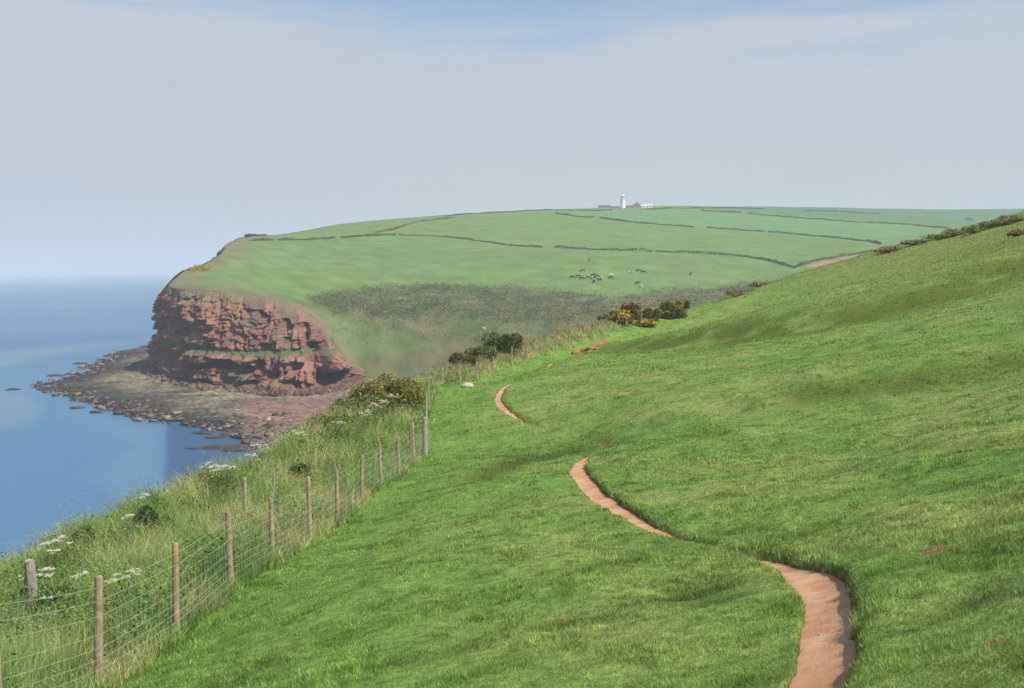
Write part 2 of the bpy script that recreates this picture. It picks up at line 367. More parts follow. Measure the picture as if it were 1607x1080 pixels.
def footpath():
    S = catmull(PSM, 6); n = len(S); cols = 9
    t = np.gradient(S[:, :2], axis=0); t /= np.linalg.norm(t, axis=1)[:, None]; nrm = np.stack([-t[:, 1], t[:, 0]], -1)
    segs = []; cur = []
    for i in range(n):
        if S[i, 2] > .05: cur.append(i)
        elif cur: segs.append(cur); cur = []
    if cur: segs.append(cur)
    V = []; Fc = []; C = []
    for sg in segs:
        if len(sg) < 4: continue
        b = len(V) and sum(len(a) for a in V)
        u = np.linspace(-1, 1, cols); s = S[sg]
        w = s[:, 2][:, None] * .5
        x = s[:, 0][:, None] + nrm[sg][:, 0][:, None] * u * (w + .06); y = s[:, 1][:, None] + nrm[sg][:, 1][:, None] * u * (w + .06)
        z = zn(x, y, False) - .085 + .02 * (u[None] ** 2) + (fbm(x, y, .12, 3, 3) - .5) * .008
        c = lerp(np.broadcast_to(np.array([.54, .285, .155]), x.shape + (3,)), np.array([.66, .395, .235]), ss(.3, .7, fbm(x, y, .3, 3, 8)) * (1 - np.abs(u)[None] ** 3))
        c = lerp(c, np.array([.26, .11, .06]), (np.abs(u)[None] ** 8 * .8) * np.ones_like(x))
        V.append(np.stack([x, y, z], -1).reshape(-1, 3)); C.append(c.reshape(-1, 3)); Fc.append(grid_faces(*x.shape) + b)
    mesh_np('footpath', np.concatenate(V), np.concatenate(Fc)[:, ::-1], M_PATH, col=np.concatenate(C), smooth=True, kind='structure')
footpath()

def gravel():
    n = 700; k = rng.integers(0, int(len(PSM) * .5), n); t = rng.uniform(0, 1, n); a = PSM[k]; b = PSM[np.minimum(k + 1, len(PSM) - 1)]
    c = a + (b - a) * t[:, None]; x = c[:, 0] + rng.normal(0, .30, n) * c[:, 2]; y = c[:, 1]; g = (c[:, 2] > .15); x, y = x[g], y[g]; n = len(x)
    z = zn(x, y, False) - .085; s_ = rng.uniform(.4, 1, n) ** 3 * .011
    O = np.array([(1, 0, 0), (-1, 0, 0), (0, 1, 0), (0, -1, 0), (0, 0, .7), (0, 0, -.7)], float)
    V = (O[None] * rng.uniform(.6, 1.3, (n, 6, 1)) * s_[:, None, None] + np.stack([x, y, z], -1)[:, None]).reshape(-1, 3)
    Fq = np.array([(0, 2, 4), (2, 1, 4), (1, 3, 4), (3, 0, 4), (2, 0, 5), (1, 2, 5), (3, 1, 5), (0, 3, 5)])
    fa = (Fq[None] + 6 * np.arange(n)[:, None, None]).reshape(-1, 3); cc = np.array([.50, .32, .22]) * rng.uniform(.6, 1.3, n)[:, None]
    mesh_np('path_gravel', V, fa, M_PATH, col=np.repeat(cc, 6, 0), kind='stuff', label='small loose stones scattered on the red trail', cat='gravel')
gravel()

# ------------------------------------------------------------------ grass
def blades(name, x, y, z, h, w, ang, lean, col, segs, mat, **k):
    n = len(x); dx = np.cos(ang); dy = np.sin(ang)                       # blade width direction
    la = rng.uniform(0, 2 * np.pi, n); lx = np.cos(la) * lean * h; ly = np.sin(la) * lean * h
    V = []; 
    for i in range(segs):
        t = i / segs; ww = w * (1 - t) ** .7 * .5
        cx = x + lx * t * t; cy = y + ly * t * t; cz = z - .015 + h * t * (1 - .25 * lean * t)
        V += [np.stack([cx - dx * ww, cy - dy * ww, cz], -1), np.stack([cx + dx * ww, cy + dy * ww, cz], -1)]
    V.append(np.stack([x + lx, y + ly, z + h * (1 - .25 * lean)], -1))
    m = 2 * segs + 1; v = np.stack(V, 1).reshape(-1, 3); b = np.arange(n) * m; fs = []
    for i in range(segs - 1):
        a = b + 2 * i; fs += [np.stack([a, a + 1, a + 3], -1), np.stack([a, a + 3, a + 2], -1)]
    a = b + 2 * (segs - 1); fs.append(np.stack([a, a + 1, a + 2], -1))
    return mesh_np(name, v, np.concatenate(fs), mat, col=np.repeat(col, m, 0), **k)
def polar(n, a0, a1, r0, r1, p=1.0):
    t = np.radians(rng.uniform(a0, a1, n)); r = r0 * (r1 / r0) ** (rng.uniform(0, 1, n) ** p); return r * np.sin(t), r * np.cos(t), r
def field_grass():
    x, y, r = polar(1500000, -34, 33, 3.6, 165, .85)
    d, hw, sd, _ = path_info(x, y); o = edge_out(x, y); bk = is_bank(x, y)
    keep = (d > hw + .0 - .05 * (rng.uniform(0, 1, len(x)) > .8)) & (o < -.2) & (bk < -.02)
    keep &= ~((hw > .025) & (d < hw - .05))
    for bx, by, br in BARE: keep &= np.hypot(x - bx, (y - by) * .6) > br * rng.uniform(.5, 1.2, len(x))
    keep &= fbm(x, y, .25, 2, 7) + rng.uniform(0, .5, len(x)) > .42
    x, y, r, d, hw, bk, sd = (a[keep] for a in (x, y, r, d, hw, bk, sd)); n = len(x)
    z = zn(x, y)
    tuft = fbm(x, y, .35, 3, 121); big = fbm(x, y, 2.2, 3, 131)
    h = (.024 + .05 * ss(.45, .8, tuft) + .025 * ss(.5, .8, big)) * rng.uniform(.6, 1.4, n)
    h *= .70 * (1 + .35 * ss(.35, .0, d - hw) * (hw > .02) * (sd < 0) + .8 * ss(.5, 0, -bk))
    h *= 1 + ss(25, 120, r) * 1.0
    w = np.maximum(.006, .00095 * r) * rng.uniform(.7, 1.4, n)
    c = grass_col(x, y) * (rng.uniform(.5, 1.6, n) * (.7 + .6 * ss(.25, .75, fbm(x, y, .13 + .0, 2, 122))) * (.84 + .32 * ss(.3, .7, fbm(x, y, .5, 2, 123))))[:, None]
    c = lerp(c, G_DRY, (rng.uniform(0, 1, n) < .08) * .6)
    c = lerp(c, np.array([.16, .27, .09]), (rng.uniform(0, 1, n) < .12) * .6)
    blades('meadow_grass', x, y, z, h, w, rng.uniform(0, np.pi, n), rng.uniform(.2, 1.1, n), c, 1, M_BLADE, kind='stuff',
           label='short bright green turf covering the hillside beside the red trail', cat='grass')
field_grass()
def bank_grass():
    x, y, r = polar(1100000, -40, 12, 5.5, 165, .8)
    o = edge_out(x, y); bk = is_bank(x, y)
    keep = (bk > -.12) & (o < .9) & (bk < 12)
    dens = ss(.2, .6, fbm(x, y, .3, 2, 77) + .25)
    keep &= rng.uniform(0, 1, len(x)) < dens
    x, y, r, bk, o = (a[keep] for a in (x, y, r, bk, o)); n = len(x)
    z = zn(x, y)
    m = fbm(x, y, 1.2, 3, 141)
    h = (.33 + .46 * m) * rng.uniform(.5, 1.35, n) * (.45 + .55 * ss(0, .5, bk)) * (1 - .35 * ss(50, 70, r)) * np.where(y > 55, .8, 1)
    w = np.maximum(.006, .00075 * r) * rng.uniform(.7, 1.3, n)
    c = bank_col(x, y, 0) * rng.uniform(.7, 1.75, n)[:, None]
    c = lerp(c, np.array([.40, .33, .19]), (rng.uniform(0, 1, n) < .16) * .8)
    c = lerp(c, np.array([.42, .30, .16]), ss(50, 70, r) * ss(-2.4, -.8, o) * .8)
    global BANKPTS; BANKPTS = (x, y, z, h, r)
    blades('bank_grass', x, y, z, h, w, rng.uniform(0, np.pi, n), rng.uniform(.15, .8, n), c, 3, M_BLADE, kind='stuff',
           label='tall seeding grass and weeds on the clifftop strip outside the wire fence', cat='long grass')
    return n
bank_grass()

# ------------------------------------------------------------------ leaf clouds, bushes, umbels
def leaf_tris(p, size, col, flat=0.0, up=0.0):
    n = len(p); a = rng.normal(0, 1, (n, 3)); a[:, 2] *= (1 - flat); a /= np.linalg.norm(a, axis=1)[:, None]
    b = rng.normal(0, 1, (n, 3)); b = b - (b * a).sum(1)[:, None] * a; b /= np.linalg.norm(b, axis=1)[:, None]
    s = (size * rng.uniform(.6, 1.4, n))[:, None]
    v = np.stack([p - a * s * .5 - b * s * .22, p - a * s * .5 + b * s * .22, p + a * s * .6], 1).reshape(-1, 3)
    f = np.arange(n * 3).reshape(-1, 3); return v, f, np.repeat(col, 3, 0)
def blob_points(n, rx, ry, rz, lobes, seed):
    rg = np.random.default_rng(seed); L = []
    cen = np.c_[rg.uniform(-.62, .62, lobes) * rx, rg.uniform(-.62, .62, lobes) * ry, rg.uniform(.15, .72, lobes) * rz]
    rad = rg.uniform(.28, .5, lobes)
    k = rg.integers(0, lobes, n); u = rg.normal(0, 1, (n, 3)); u /= np.linalg.norm(u, axis=1)[:, None]
    rr = rg.uniform(.55, 1, n) ** .4 * rad[k] * rg.uniform(.85, 1.15, n)
    p = cen[k] + u * rr[:, None] * np.array([rx, ry, rz * .9]); p[:, 2] = np.abs(p[:, 2]); return p, cen, rad
def bush(px, py, w, h, d=None, cols=None, flowers=0, label='', cat='bush', group=None, name='gorse_bush', seed=1, fn=None, n=9000, leaf=.05, dep=None, fcol=None, zoff=0):
    """px,py = middle of its foot in the photo; w,h in metres"""
    q = hit(px, py, fn or zn, 0, 5, 400) if d is None else None
    if q is None:
        q = P(px, py, d); q[2] = (fn or zn)(q[0], q[1])
    root = empty(name, (q[0], q[1], q[2] - .05 + zoff), label=label, cat=cat, group=group)
    p, cen, rad = blob_points(n, w / 2, (dep or w) / 2, h, 14, seed)
    rg = np.random.default_rng(seed + 99)
    cc = np.array(cols)[rg.choice(len(cols), n, p=None)]
    cl = fbm(p[:, 0] + seed, p[:, 1] + p[:, 2], max(w * .12, .1), 3, seed)
    cc = cc * (.55 + .9 * cl)[:, None] * rg.uniform(.75, 1.3, n)[:, None]
    v, f, c = leaf_tris(p, leaf * np.ones(n), cc)
    mesh_np('foliage', v, f, M_LEAF, root, col=c)
    bm = bmesh.new()
    for i in range(len(cen)):
        c0 = Vector((cen[i][0] * .25, cen[i][1] * .25, 0)); c1 = Vector(cen[i])
        tube(bm, [c0, c0.lerp(c1, .5) + Vector((rg.uniform(-.05, .05), rg.uniform(-.05, .05), 0)), c1], [.03 * h / 1.2, .02 * h / 1.2, .008 * h / 1.2], 5)
    bm_obj('stem', bm, M_TWIG, root)
    if flowers:
        k = np.nonzero((p[:, 2] > h * .35) & (fbm(p[:, 0], p[:, 1] + p[:, 2], w * .15, 2, seed + 5) > .52))[0]
        k = rg.permutation(k)[:flowers]
        pf = p[k] * 1.03; pf[:, 2] += leaf * .3; v, f, c = leaf_tris(pf, np.full(len(k), leaf * 1.1), np.ones((len(k), 3)))
        mesh_np('flowers', v, f, M_YELLOW, root, col=c)
    return root
GD = [(.06, .11, .025), (.10, .16, .03), (.15, .21, .045)]; BR = [(.20, .13, .07), (.11, .12, .045), (.26, .17, .085)]; MIXB = [tuple(1.5 * a for a in c) for c in GD + BR]
LG = [(.17, .24, .05), (.24, .23, .07), (.12, .17, .04), (.14, .11, .06)]
bush(588, 640, 2.1, 1.25, 40.5, MIXB + LG[:2], 260, 'green and brown gorse bush at the bank edge, left half of the corner clump', 'gorse bush', 'gorse bushes', seed=3, leaf=.085, n=12000)
bush(622, 640, 2.3, 1.5, 41.5, MIXB + LG[:1], 520, 'taller gorse bush with yellow flowers on top, beside the pale corner posts', 'gorse bush', 'gorse bushes', seed=4, leaf=.085, n=14000)
bush(556, 668, 1.9, .9, 38.5, LG, 0, 'low yellow green shrub on the bank edge, touching the gorse', 'shrub', None, 'shrub', 5, leaf=.08, n=7000)
bush(522, 668, 1.6, .7, 35.5, LG, 0, 'smallest yellow green shrub, lower down the bank edge from the gorse', 'shrub', None, 'shrub', 55, leaf=.07, n=5000)
bush(790, 574, 3.0, 1.3, 75.5, [(.06, .11, .025), (.10, .16, .03), (.16, .10, .06)], 0, 'round dark green gorse bush behind the fence, middle distance', 'gorse bush', 'gorse bushes', seed=6, leaf=.16, n=5000)
bush(757, 582, 2.2, 1.0, 72.0, [(.16, .26, .05), (.11, .18, .04), (.18, .13, .07)], 0, 'smaller brighter green bush just left of the round dark gorse', 'shrub', None, 'shrub', 7, leaf=.15, n=3500)
bush(728, 590, 2.1, .75, 68.0, [(.22, .15, .08)] + BR + [(.1, .14, .04)], 0, 'low brownish shrub behind the fence left of the green bushes', 'shrub', None, 'shrub', 8, leaf=.13, n=3000)
bush(968, 516, 3.8, 1.3, 110.5, BR + [(.12, .14, .04)], 430, 'low spreading gorse covered in yellow flowers behind the far fence', 'gorse bush', 'gorse bushes', seed=9, leaf=.24, n=2600, dep=2.5)
bush(990, 503, 2.8, 2.0, 116.0, BR + [(.1, .08, .05)], 120, 'tall brown and purple gorse behind the low yellow one', 'gorse bush', 'gorse bushes', seed=10, leaf=.24, n=2600)
bush(1022, 503, 2.6, 1.5, 120.0, GD + BR, 160, 'dark brownish gorse left of the round yellow topped one at the far fence', 'gorse bush', 'gorse bushes', seed=11, leaf=.22, n=2600)
bush(1056, 499, 3.2, 2.0, 124.0, [(.06, .10, .025), (.09, .14, .035), (.16, .12, .06)], 280, 'round dark gorse with yellow top, largest at the far end of the fence', 'gorse bush', 'gorse bushes', seed=12, leaf=.24, n=4200)
bush(1010, 511, 2.6, .7, 113.0, [(.16, .15, .04)], 500, 'small bright yellow gorse at the foot of the dark ones', 'gorse bush', 'gorse bushes', seed=13, leaf=.2, n=1300, dep=1.2)
bush(1076, 488, 1.4, 1.1, 130.0, [(.16, .13, .04)], 140, 'small orange yellow gorse right of the largest dark one', 'gorse bush', 'gorse bushes', seed=14, leaf=.2, n=1200)

def skyline_shrubs():
    lab = {0: 'orange brown bracken clump on the right skyline', 1: 'dark green shrub on the right skyline'}
    spots = [(1165, 446, 5.0, 1.0, 0, 'reddish brown bracken clump where the hill crest meets the far pasture'), (1195, 441, 3.5, .8, 0, 'small brown bracken clump just right of the reddish one'),
             (1395, 387, 4.0, .9, 0, 'brown shrub where the hedge valley meets the crest'), (1440, 376, 4.5, 1.0, 2, 'brown and green shrub between the crest bracken clumps'),
             (1480, 367, 4.5, 1.0, 1, 'dark green shrub left of the rusty bracken on the crest'), (1506, 361, 4.8, 1.3, 0, 'rusty orange bracken, brightest on the crest'),
             (1537, 356, 5.0, 1.2, 1, 'deep green shrub right of the rusty bracken on the crest'), (1567, 348, 5.0, 1.2, 2, 'mixed brown and green shrub near the right end of the crest'),
             (1597, 340, 5.0, 1.3, 2, 'rightmost brown shrub on the crest at the photo edge'), (1604, 360, 2.2, .8, 0, 'small brown clump on the slope just below the crest at the right edge')]
    for i, (px, py, w, h, k, l) in enumerate(spots):
        cols = [[(.32, .20, .10), (.26, .19, .09), (.22, .22, .08)], [(.13, .20, .06), (.18, .24, .08)], [(.26, .20, .10), (.18, .23, .08), (.24, .26, .10)]][k]; h *= .6
        q = hit(px, py + 8, zn, 0, 60, 170)
        d = 142. if q is None else q[1]
        bush(px, py, w, h, d, cols, 0, l, 'bracken' if k == 0 else 'shrub', 'shrubs along the hill crest', 'bracken' if k == 0 else 'shrub', 30 + i, leaf=.3, n=900, dep=3)
skyline_shrubs()

def umbel_plant(px, py, h, nh, label, seed, spread=.13):
    q = hit(px, py, zn, h * .95, 5, 60)
    if q is None: print('no hit', px, py); return
    rg = random.Random(seed); root = empty('cow_parsley', (q[0], q[1], zn(q[0], q[1]) - .02), label=label, cat='wildflower', group='cow parsley on the bank')
    bm = bmesh.new(); heads = []
    top = Vector((0, 0, h))
    tube(bm, [(0, 0, 0), (rg.uniform(-.02, .02), 0, h * .5), (0, 0, h * .78)], [.007, .006, .004], 5)
    for i in range(nh):
        a = rg.uniform(0, 6.28); e = Vector((math.cos(a) * spread * rg.uniform(.3, 1), math.sin(a) * spread * rg.uniform(.3, 1), h * rg.uniform(.88, 1.04)))
        if i == 0: e = Vector((0, 0, h))
        tube(bm, [(0, 0, h * rg.uniform(.45, .75)), e * .9 + Vector((0, 0, 0)), e], [.004, .003, .002], 4); heads.append(e)
    bm_obj('stem', bm, M_STEM, root)
    for e in heads:
        n = 420; R = rg.uniform(.045, .078); g = np.random.default_rng(rg.randint(0, 9999)); cl = 11
        ca = g.uniform(0, 6.28, cl); cr = np.sqrt(g.uniform(0, 1, cl)) * R; k = g.integers(0, cl, n)
        p = np.c_[np.cos(ca[k]) * cr[k], np.sin(ca[k]) * cr[k], .02 - 4 * cr[k] ** 2] + g.normal(0, .007, (n, 3)) * [1, 1, .5] + np.array(e)
        v, f, c = leaf_tris(p, np.full(n, .011), np.ones((n, 3)), .6); mesh_np('flower_head', v, f, M_PETAL, root, col=c)
    g = np.random.default_rng(seed); n = 500; p = np.c_[g.normal(0, .10, n), g.normal(0, .10, n), g.uniform(.05, .75, n) * h]
    v, f, c = leaf_tris(p, np.full(n, .045), np.array([.06, .13, .03]) * g.uniform(.6, 1.5, n)[:, None]); mesh_np('leaves', v, f, M_LEAF, root, col=c)
for i, (px, py, h, n, l) in enumerate([
    (38, 906, .75, 5, 'cow parsley with flat white heads left of the old grey post stump'), (72, 897, .8, 6, 'cow parsley, widest white cluster, in front of the old grey post stump'),
    (133, 902, .7, 3, 'cow parsley with one pale head just left of the nearest whole fence post'), (78, 941, .6, 2, 'lowest cow parsley, single white head near the left photo edge'),
    (75, 856, .8, 5, 'cow parsley on the bank edge against the sea, left group'), (98, 846, .8, 6, 'cow parsley on the bank edge against the sea, right of the left group'), (88, 868, .75, 4, 'cow parsley just below the bank edge group at the left'),
    (185, 905, .7, 5, 'thin flowering cow parsley behind the nearest fence post, right of it'), (205, 900, .75, 4, 'pale cow parsley between the first two fence posts'),
    (205, 811, .8, 3, 'cow parsley with white head above the dark leafy patch'), (228, 778, .8, 3, 'small cow parsley on the bank rim above the second post'),
    (325, 731, .8, 5, 'cow parsley at the bank rim, left of three in a row against the water'), (341, 734, .8, 5, 'cow parsley at the bank rim, middle of three in a row'), (356, 733, .8, 5, 'cow parsley at the bank rim, right of three in a row'),
    (395, 718, .8, 3, 'small cow parsley where the rim meets the beach view'), (408, 700, .8, 3, 'cow parsley higher up the rim before the beach'), (475, 680, .8, 4, 'cow parsley on the rim below the pink beach'),
    (530, 664, .8, 4, 'lone cow parsley below the low yellow green shrub'), (575, 647, .9, 6, 'cow parsley left part of the white patch below the gorse'), (588, 636, .9, 8, 'cow parsley, brightest of the white patch below the gorse'),
    (601, 630, .9, 8, 'cow parsley right part of the white patch below the gorse'), (616, 622, .9, 5, 'cow parsley closest under the gorse bush')]):
    umbel_plant(px, py, h, n + (3 if px > 300 else 0), l, 100 + i, .13 if px < 300 else .22)

def leafy_patch(px, py, w, h, label, seed):
    q = hit(px, py, zn, .25, 5, 80); g = np.random.default_rng(seed)
    root = empty('weed_clump', (q[0], q[1], q[2]), label=label, cat='weeds', group='dark leafy weeds on the bank')
    n = 2600; p, cen, rad = blob_points(n, w / 2, w / 2, h, 8, seed)
    v, f, c = leaf_tris(p, np.full(n, .06), np.array([.04, .10, .02]) * g.uniform(.5, 1.6, n)[:, None]); mesh_np('leaves', v, f, M_LEAF, root, col=c)
    bm = bmesh.new()
    for i in range(8): tube(bm, [(cen[i][0] * .6, cen[i][1] * .6, 0), tuple(cen[i])], [.006, .003], 4)
    bm_obj('stem', bm, M_STEM, root)
leafy_patch(228, 828, 1.0, .75, 'dark green nettle clump on the bank behind the second and third posts', 201)
leafy_patch(465, 752, .9, .7, 'dark green nettle clump behind the fence in the middle of the bank', 202)
leafy_patch(95, 968, .7, .6, 'dark leafy clump at the foot of the bank near the left edge', 203)
leafy_patch(350, 745, 1.2, .6, 'green leafy clump under the row of white flowers at the rim', 204)
leafy_patch(150, 865, 1.0, .6, 'green leafy clump on the bank left of the second post', 205)

def seed_heads():
    x, y, z, h, r = BANKPTS; k = np.nonzero((r < 60) & (rng.uniform(0, 1, len(x)) < .09))[0]; x, y, z, h, r = (a[k] for a in (x, y, z, h, r)); m = len(x)
    rep = 5; hh = h * 1.15; X = np.repeat(x, rep) + rng.normal(0, .02, m * rep); Y = np.repeat(y, rep) + rng.normal(0, .02, m * rep); Z = np.repeat(z + hh, rep) + rng.uniform(-.12, .05, m * rep)
    R = np.repeat(r, rep); cc = np.array([.50, .42, .26]) * rng.uniform(.6, 1.3, m * rep)[:, None]
    v, f, c = leaf_tris(np.stack([X, Y, Z], -1), np.maximum(.018, .0011 * R), cc)
    mesh_np('seed_heads', v, f, M_BLADE, col=c, kind='stuff', label='straw coloured grass seed heads above the clifftop long grass', cat='grass seed')
    x, y, r = polar(230000, -40, 3, 5.5, 62, .8); o = edge_out(x, y); bk = is_bank(x, y); pat = fbm(x, y, .9, 3, 701)
    k = (bk > .05) & (o < .7) & (pat > .50); x, y, r, pat = x[k], y[k], r[k], pat[k]; m = len(x)
    z = zn(x, y) + rng.uniform(.1, .62, m) * (.7 + pat * .6)
    cc = np.where((fbm(x, y, .5, 2, 711) > .5)[:, None], np.array([.08, .17, .03]), np.array([.17, .25, .05])) * rng.uniform(.6, 1.5, m)[:, None]
    v, f, c = leaf_tris(np.stack([x, y, z], -1), np.maximum(.05, .0022 * r), cc, .4)
    mesh_np('bank_weeds', v, f, M_LEAF, col=c, kind='stuff', label='leafy green weeds scattered through the long clifftop grass', cat='weeds')
seed_heads()

# ------------------------------------------------------------------ fence
def post_bm(h, r, seed, n=10):
    rg = random.Random(seed); bm = bmesh.new(); rings = []
    for z, k in ((-.3, 1.06), (.0, 1.05), (h * .33, 1.0), (h * .66, .97), (h - .015, .95), (h, .86)):
        rings.append([bm.verts.new((math.cos(a) * r * k * rg.uniform(.95, 1.05), math.sin(a) * r * k * rg.uniform(.95, 1.05), z + (rg.uniform(-.01, .01) if z > h - .1 else 0))) for a in [6.283 * i / n for i in range(n)]])
    for a, b in zip(rings, rings[1:]):
        for i in range(n): bm.faces.new((a[i], a[(i + 1) % n], b[(i + 1) % n], b[i]))
    bm.faces.new(rings[-1]); return bm
def fence():
    pts = [P(*p) for p in fence_px[1:]]; pts = [np.array([p[0], p[1], zn(p[0], p[1])]) for p in pts]
    o = pts[1]; root = empty('wire_fence', tuple(o), label='post and wire stock fence running along the clifftop grass edge', cat='fence')
    tops = []; rg = random.Random(5)
    for i, p in enumerate(pts):
        r = .041; h = 1.14 + rg.uniform(-.04, .05); m = M_WOOD; lb = None; nm = 'post'
        if i in (11,): r = .085; h = 1.28; m = M_WOODG; lb = 'thick pale grey corner post'
        if i > 13: r = .04; m = M_WOODG
        ob = bm_obj(nm, post_bm(h, r, i), m, root); ob.location = Vector(p - o); ob.rotation_euler = (rg.uniform(-.035, .035), rg.uniform(-.035, .035), rg.uniform(0, 6))
        if lb: ob['label'] = lb
    # extra brace posts beside the corner
    for k, (dx, dy) in enumerate(((-.38, -.35),)):
        q = pts[11] + np.array([dx, dy, 0]); q[2] = zn(q[0], q[1]); ob = bm_obj('post', post_bm(1.15, .055, 70 + k), M_WOOD, root); ob.location = Vector(q - o)
    bm = bmesh.new(); bt = bmesh.new()
    for i in range(len(pts) - 1):
        a, b = pts[i], pts[i + 1]; L = np.linalg.norm(b - a); rr = .0018
        far = a[1] > 35
        n = max(4, int(L / .5)); X = a[None] + (b - a)[None] * np.linspace(0, 1, n)[:, None]
        gz = zn(X[:, 0], X[:, 1]); X[:, 2] = X[:, 2] * .75 + gz * .25
        sag = -.012 * np.sin(np.linspace(0, np.pi, n))
        off = np.array([.05, 0, 0])
        for hgt in ((.06, .16, .26, .36, .47, .60, .78) if not far else (.2, .5, .78)):
            tube(bm, [tuple(X[j] - o + off + [0, 0, hgt + sag[j] * .5]) for j in range(n)], rr, 4, False)
        if not far:
            nv = int(L / .13)
            for j in range(1, nv):
                t = j / nv; q = a + (b - a) * t - o + off; q[2] += (zn(*(a + (b - a) * t)[:2]) - (a + (b - a) * t)[2]) * .25
                tube(bm, [tuple(q + [0, 0, .06]), tuple(q + [0, 0, .78])], rr * .75, 3, False)
        for hgt in (.93, 1.06):
            tube(bt, [tuple(X[j] - o + off + [0, 0, hgt + sag[j]]) for j in range(n)], rr * 1.1, 4, False)
    bm_obj('wire_netting', bm, M_WIRE, root); bm_obj('top_wire', bt, M_WIRE, root)
    # remains of an older fence on the bank
    for i, (px, py, h, r, l) in enumerate([(52, 882, .95, .065, 'old grey post stump standing on the bank among white flowers at the left'), (383, 752, 1.0, .04, 'old grey post on the bank beyond the third fence post'),
                                           (427, 740, .9, .022, 'thin old grey stake on the bank right of the old grey post'), (492, 707, .9, .025, 'old stake sunk in the grass above the dark nettles')]):
        q = hit(px, py, zn, h - .03, 5, 60)
        ob = bm_obj('old_post', post_bm(h, r, 40 + i), M_WOODG, None, label=l, cat='post', group='old posts on the bank'); ob.location = (q[0], q[1], zn(q[0], q[1])); ob.rotation_euler = (.04, -.03, i)
fence()

# ------------------------------------------------------------------ stones
def stone(name, loc, s, mat, seed, sub=3, amp=.25, **k):
    bm = bmesh.new(); bmesh.ops.create_icosphere(bm, subdivisions=sub, radius=1)
    for v in bm.verts:
        c = v.co; n = float(fbm(c.x * 1.7 + seed * 3.1 + c.z * 2.3, c.y * 1.7 + c.z + seed, 1, 3, seed)) - .5
        v.co = Vector((c.x * s[0], c.y * s[1], c.z * s[2])) * (1 + n * 2 * amp)
    o = bm_obj(name, bm, mat, None, **k); o.location = loc; o.rotation_euler = (0, 0, seed); return o
q = hit(734, 607, zn, 0, 30, 90); stone('boulder', (q[0], q[1], q[2] + .03), (.30, .25, .18), M_BOULDER, 3, label='pale rounded boulder in the turf beside the fence', cat='boulder')
for i, (px, py, s, l) in enumerate([(928, 547, .55, 'largest red rock in the earthy scar above the trail'), (916, 551, .4, 'red rock at the left end of the earthy scar'), (940, 542, .45, 'red rock at the right end of the earthy scar'),
                                    (923, 553, .3, 'small red rock lowest in the earthy scar'), (935, 548, .3, 'small red rock between the larger ones of the scar'), (949, 539, .25, 'small red stone at the upper tip of the scar'), (907, 555, .3, 'small flat red stone beyond the lower tip of the scar')]):
    q = hit(px, py, zn, 0, 30, 160); stone('red_rock', (q[0], q[1], q[2] + .02), (s * .8, s * .6, s * .3), M_REDROCK, 10 + i, 2, label=l, cat='rock', group='red rocks in the scar')
def scar():
    q = [hit(px, py, zn, 0, 30, 160) for px, py in ((898, 556), (912, 551), (928, 546), (945, 540), (958, 536))]
    c = catmull(np.array(q), 6); n = len(c); u = np.linspace(-1, 1, 7); t = np.gradient(c[:, :2], axis=0); t /= np.linalg.norm(t, axis=1)[:, None]
    w = (.55 * np.sin(np.linspace(.05, np.pi - .05, n)) ** .6)[:, None] * (.7 + .6 * vn(np.arange(n) * .6, np.zeros(n), 3))[:, None]
    x = c[:, 0][:, None] - t[:, 1][:, None] * u * w; y = c[:, 1][:, None] + t[:, 0][:, None] * u * w
    z = zn(x, y) + .06 * (1 - u[None] ** 2) - .02 + .14 * (1 - u[None] ** 2)
    cc = lerp(np.broadcast_to(np.array([.42, .21, .11]), x.shape + (3,)), np.array([.24, .10, .05]), fbm(x, y, .5, 3, 4))
    mesh_np('bare_earth', np.stack([x, y, z], -1).reshape(-1, 3), grid_faces(*x.shape)[:, ::-1], M_PATH, col=cc.reshape(-1, 3), smooth=True, kind='structure')
scar()

# ------------------------------------------------------------------ the far headland
K = 1.0
far = []
def fc(px, py, d): far.append(tuple(P(px, py, d)))
RIM_PX = [(262, 448, 516), (276, 452, 505), (300, 456, 496), (350, 460, 490), (400, 464, 488), (440, 471, 486), (478, 489, 483), (504, 510, 481), (524, 540, 479), (546, 563, 478), (570, 577, 478)]
WEST = [(565, 352, 1100), (440, 368, 830), (395, 371, 760), (372, 373, 690), (358, 380, 640), (346, 398, 590), (318, 414, 560), (285, 424, 545), (266, 440, 528)]
for p in RIM_PX + WEST: fc(*p)
for p in [(480, 470, 515), (560, 455, 555), (640, 448, 580), (760, 450, 585), (880, 459, 575), (960, 466, 565), (1050, 456, 590), (1150, 446, 620), (1245, 424, 680),
          (340, 440, 520), (420, 445, 535), (520, 430, 580), (700, 420, 620), (900, 425, 620), (1050, 425, 640), (1150, 420, 660),
          (450, 400, 640), (570, 371, 760), (640, 369, 790), (720, 375, 780), (800, 385, 760), (900, 391, 760), (1000, 394, 770), (1100, 399, 780), (1180, 405, 770), (1290, 405, 760), (1380, 386, 820),
          (500, 360, 900), (600, 346, 1000), (700, 338, 1080), (850, 329, 1180), (930, 342, 1050), (975, 326, 1240), (1080, 356, 980), (1100, 325, 1280), (1280, 371, 960), (1250, 331, 1300), (1400, 336, 1300), (1550, 345, 1300), (1200, 338, 1180), (1400, 352, 1120), (1490, 359, 1060), (1650, 352, 1250),
          (530, 510, 500), (600, 520, 500), (690, 575, 470), (620, 580, 475), (560, 580, 478), (700, 500, 510), (800, 500, 510), (850, 525, 480), (950, 495, 500), (760, 540, 470), (1100, 475, 540), (1250, 440, 600), (640, 550, 485)]:
    fc(*p)
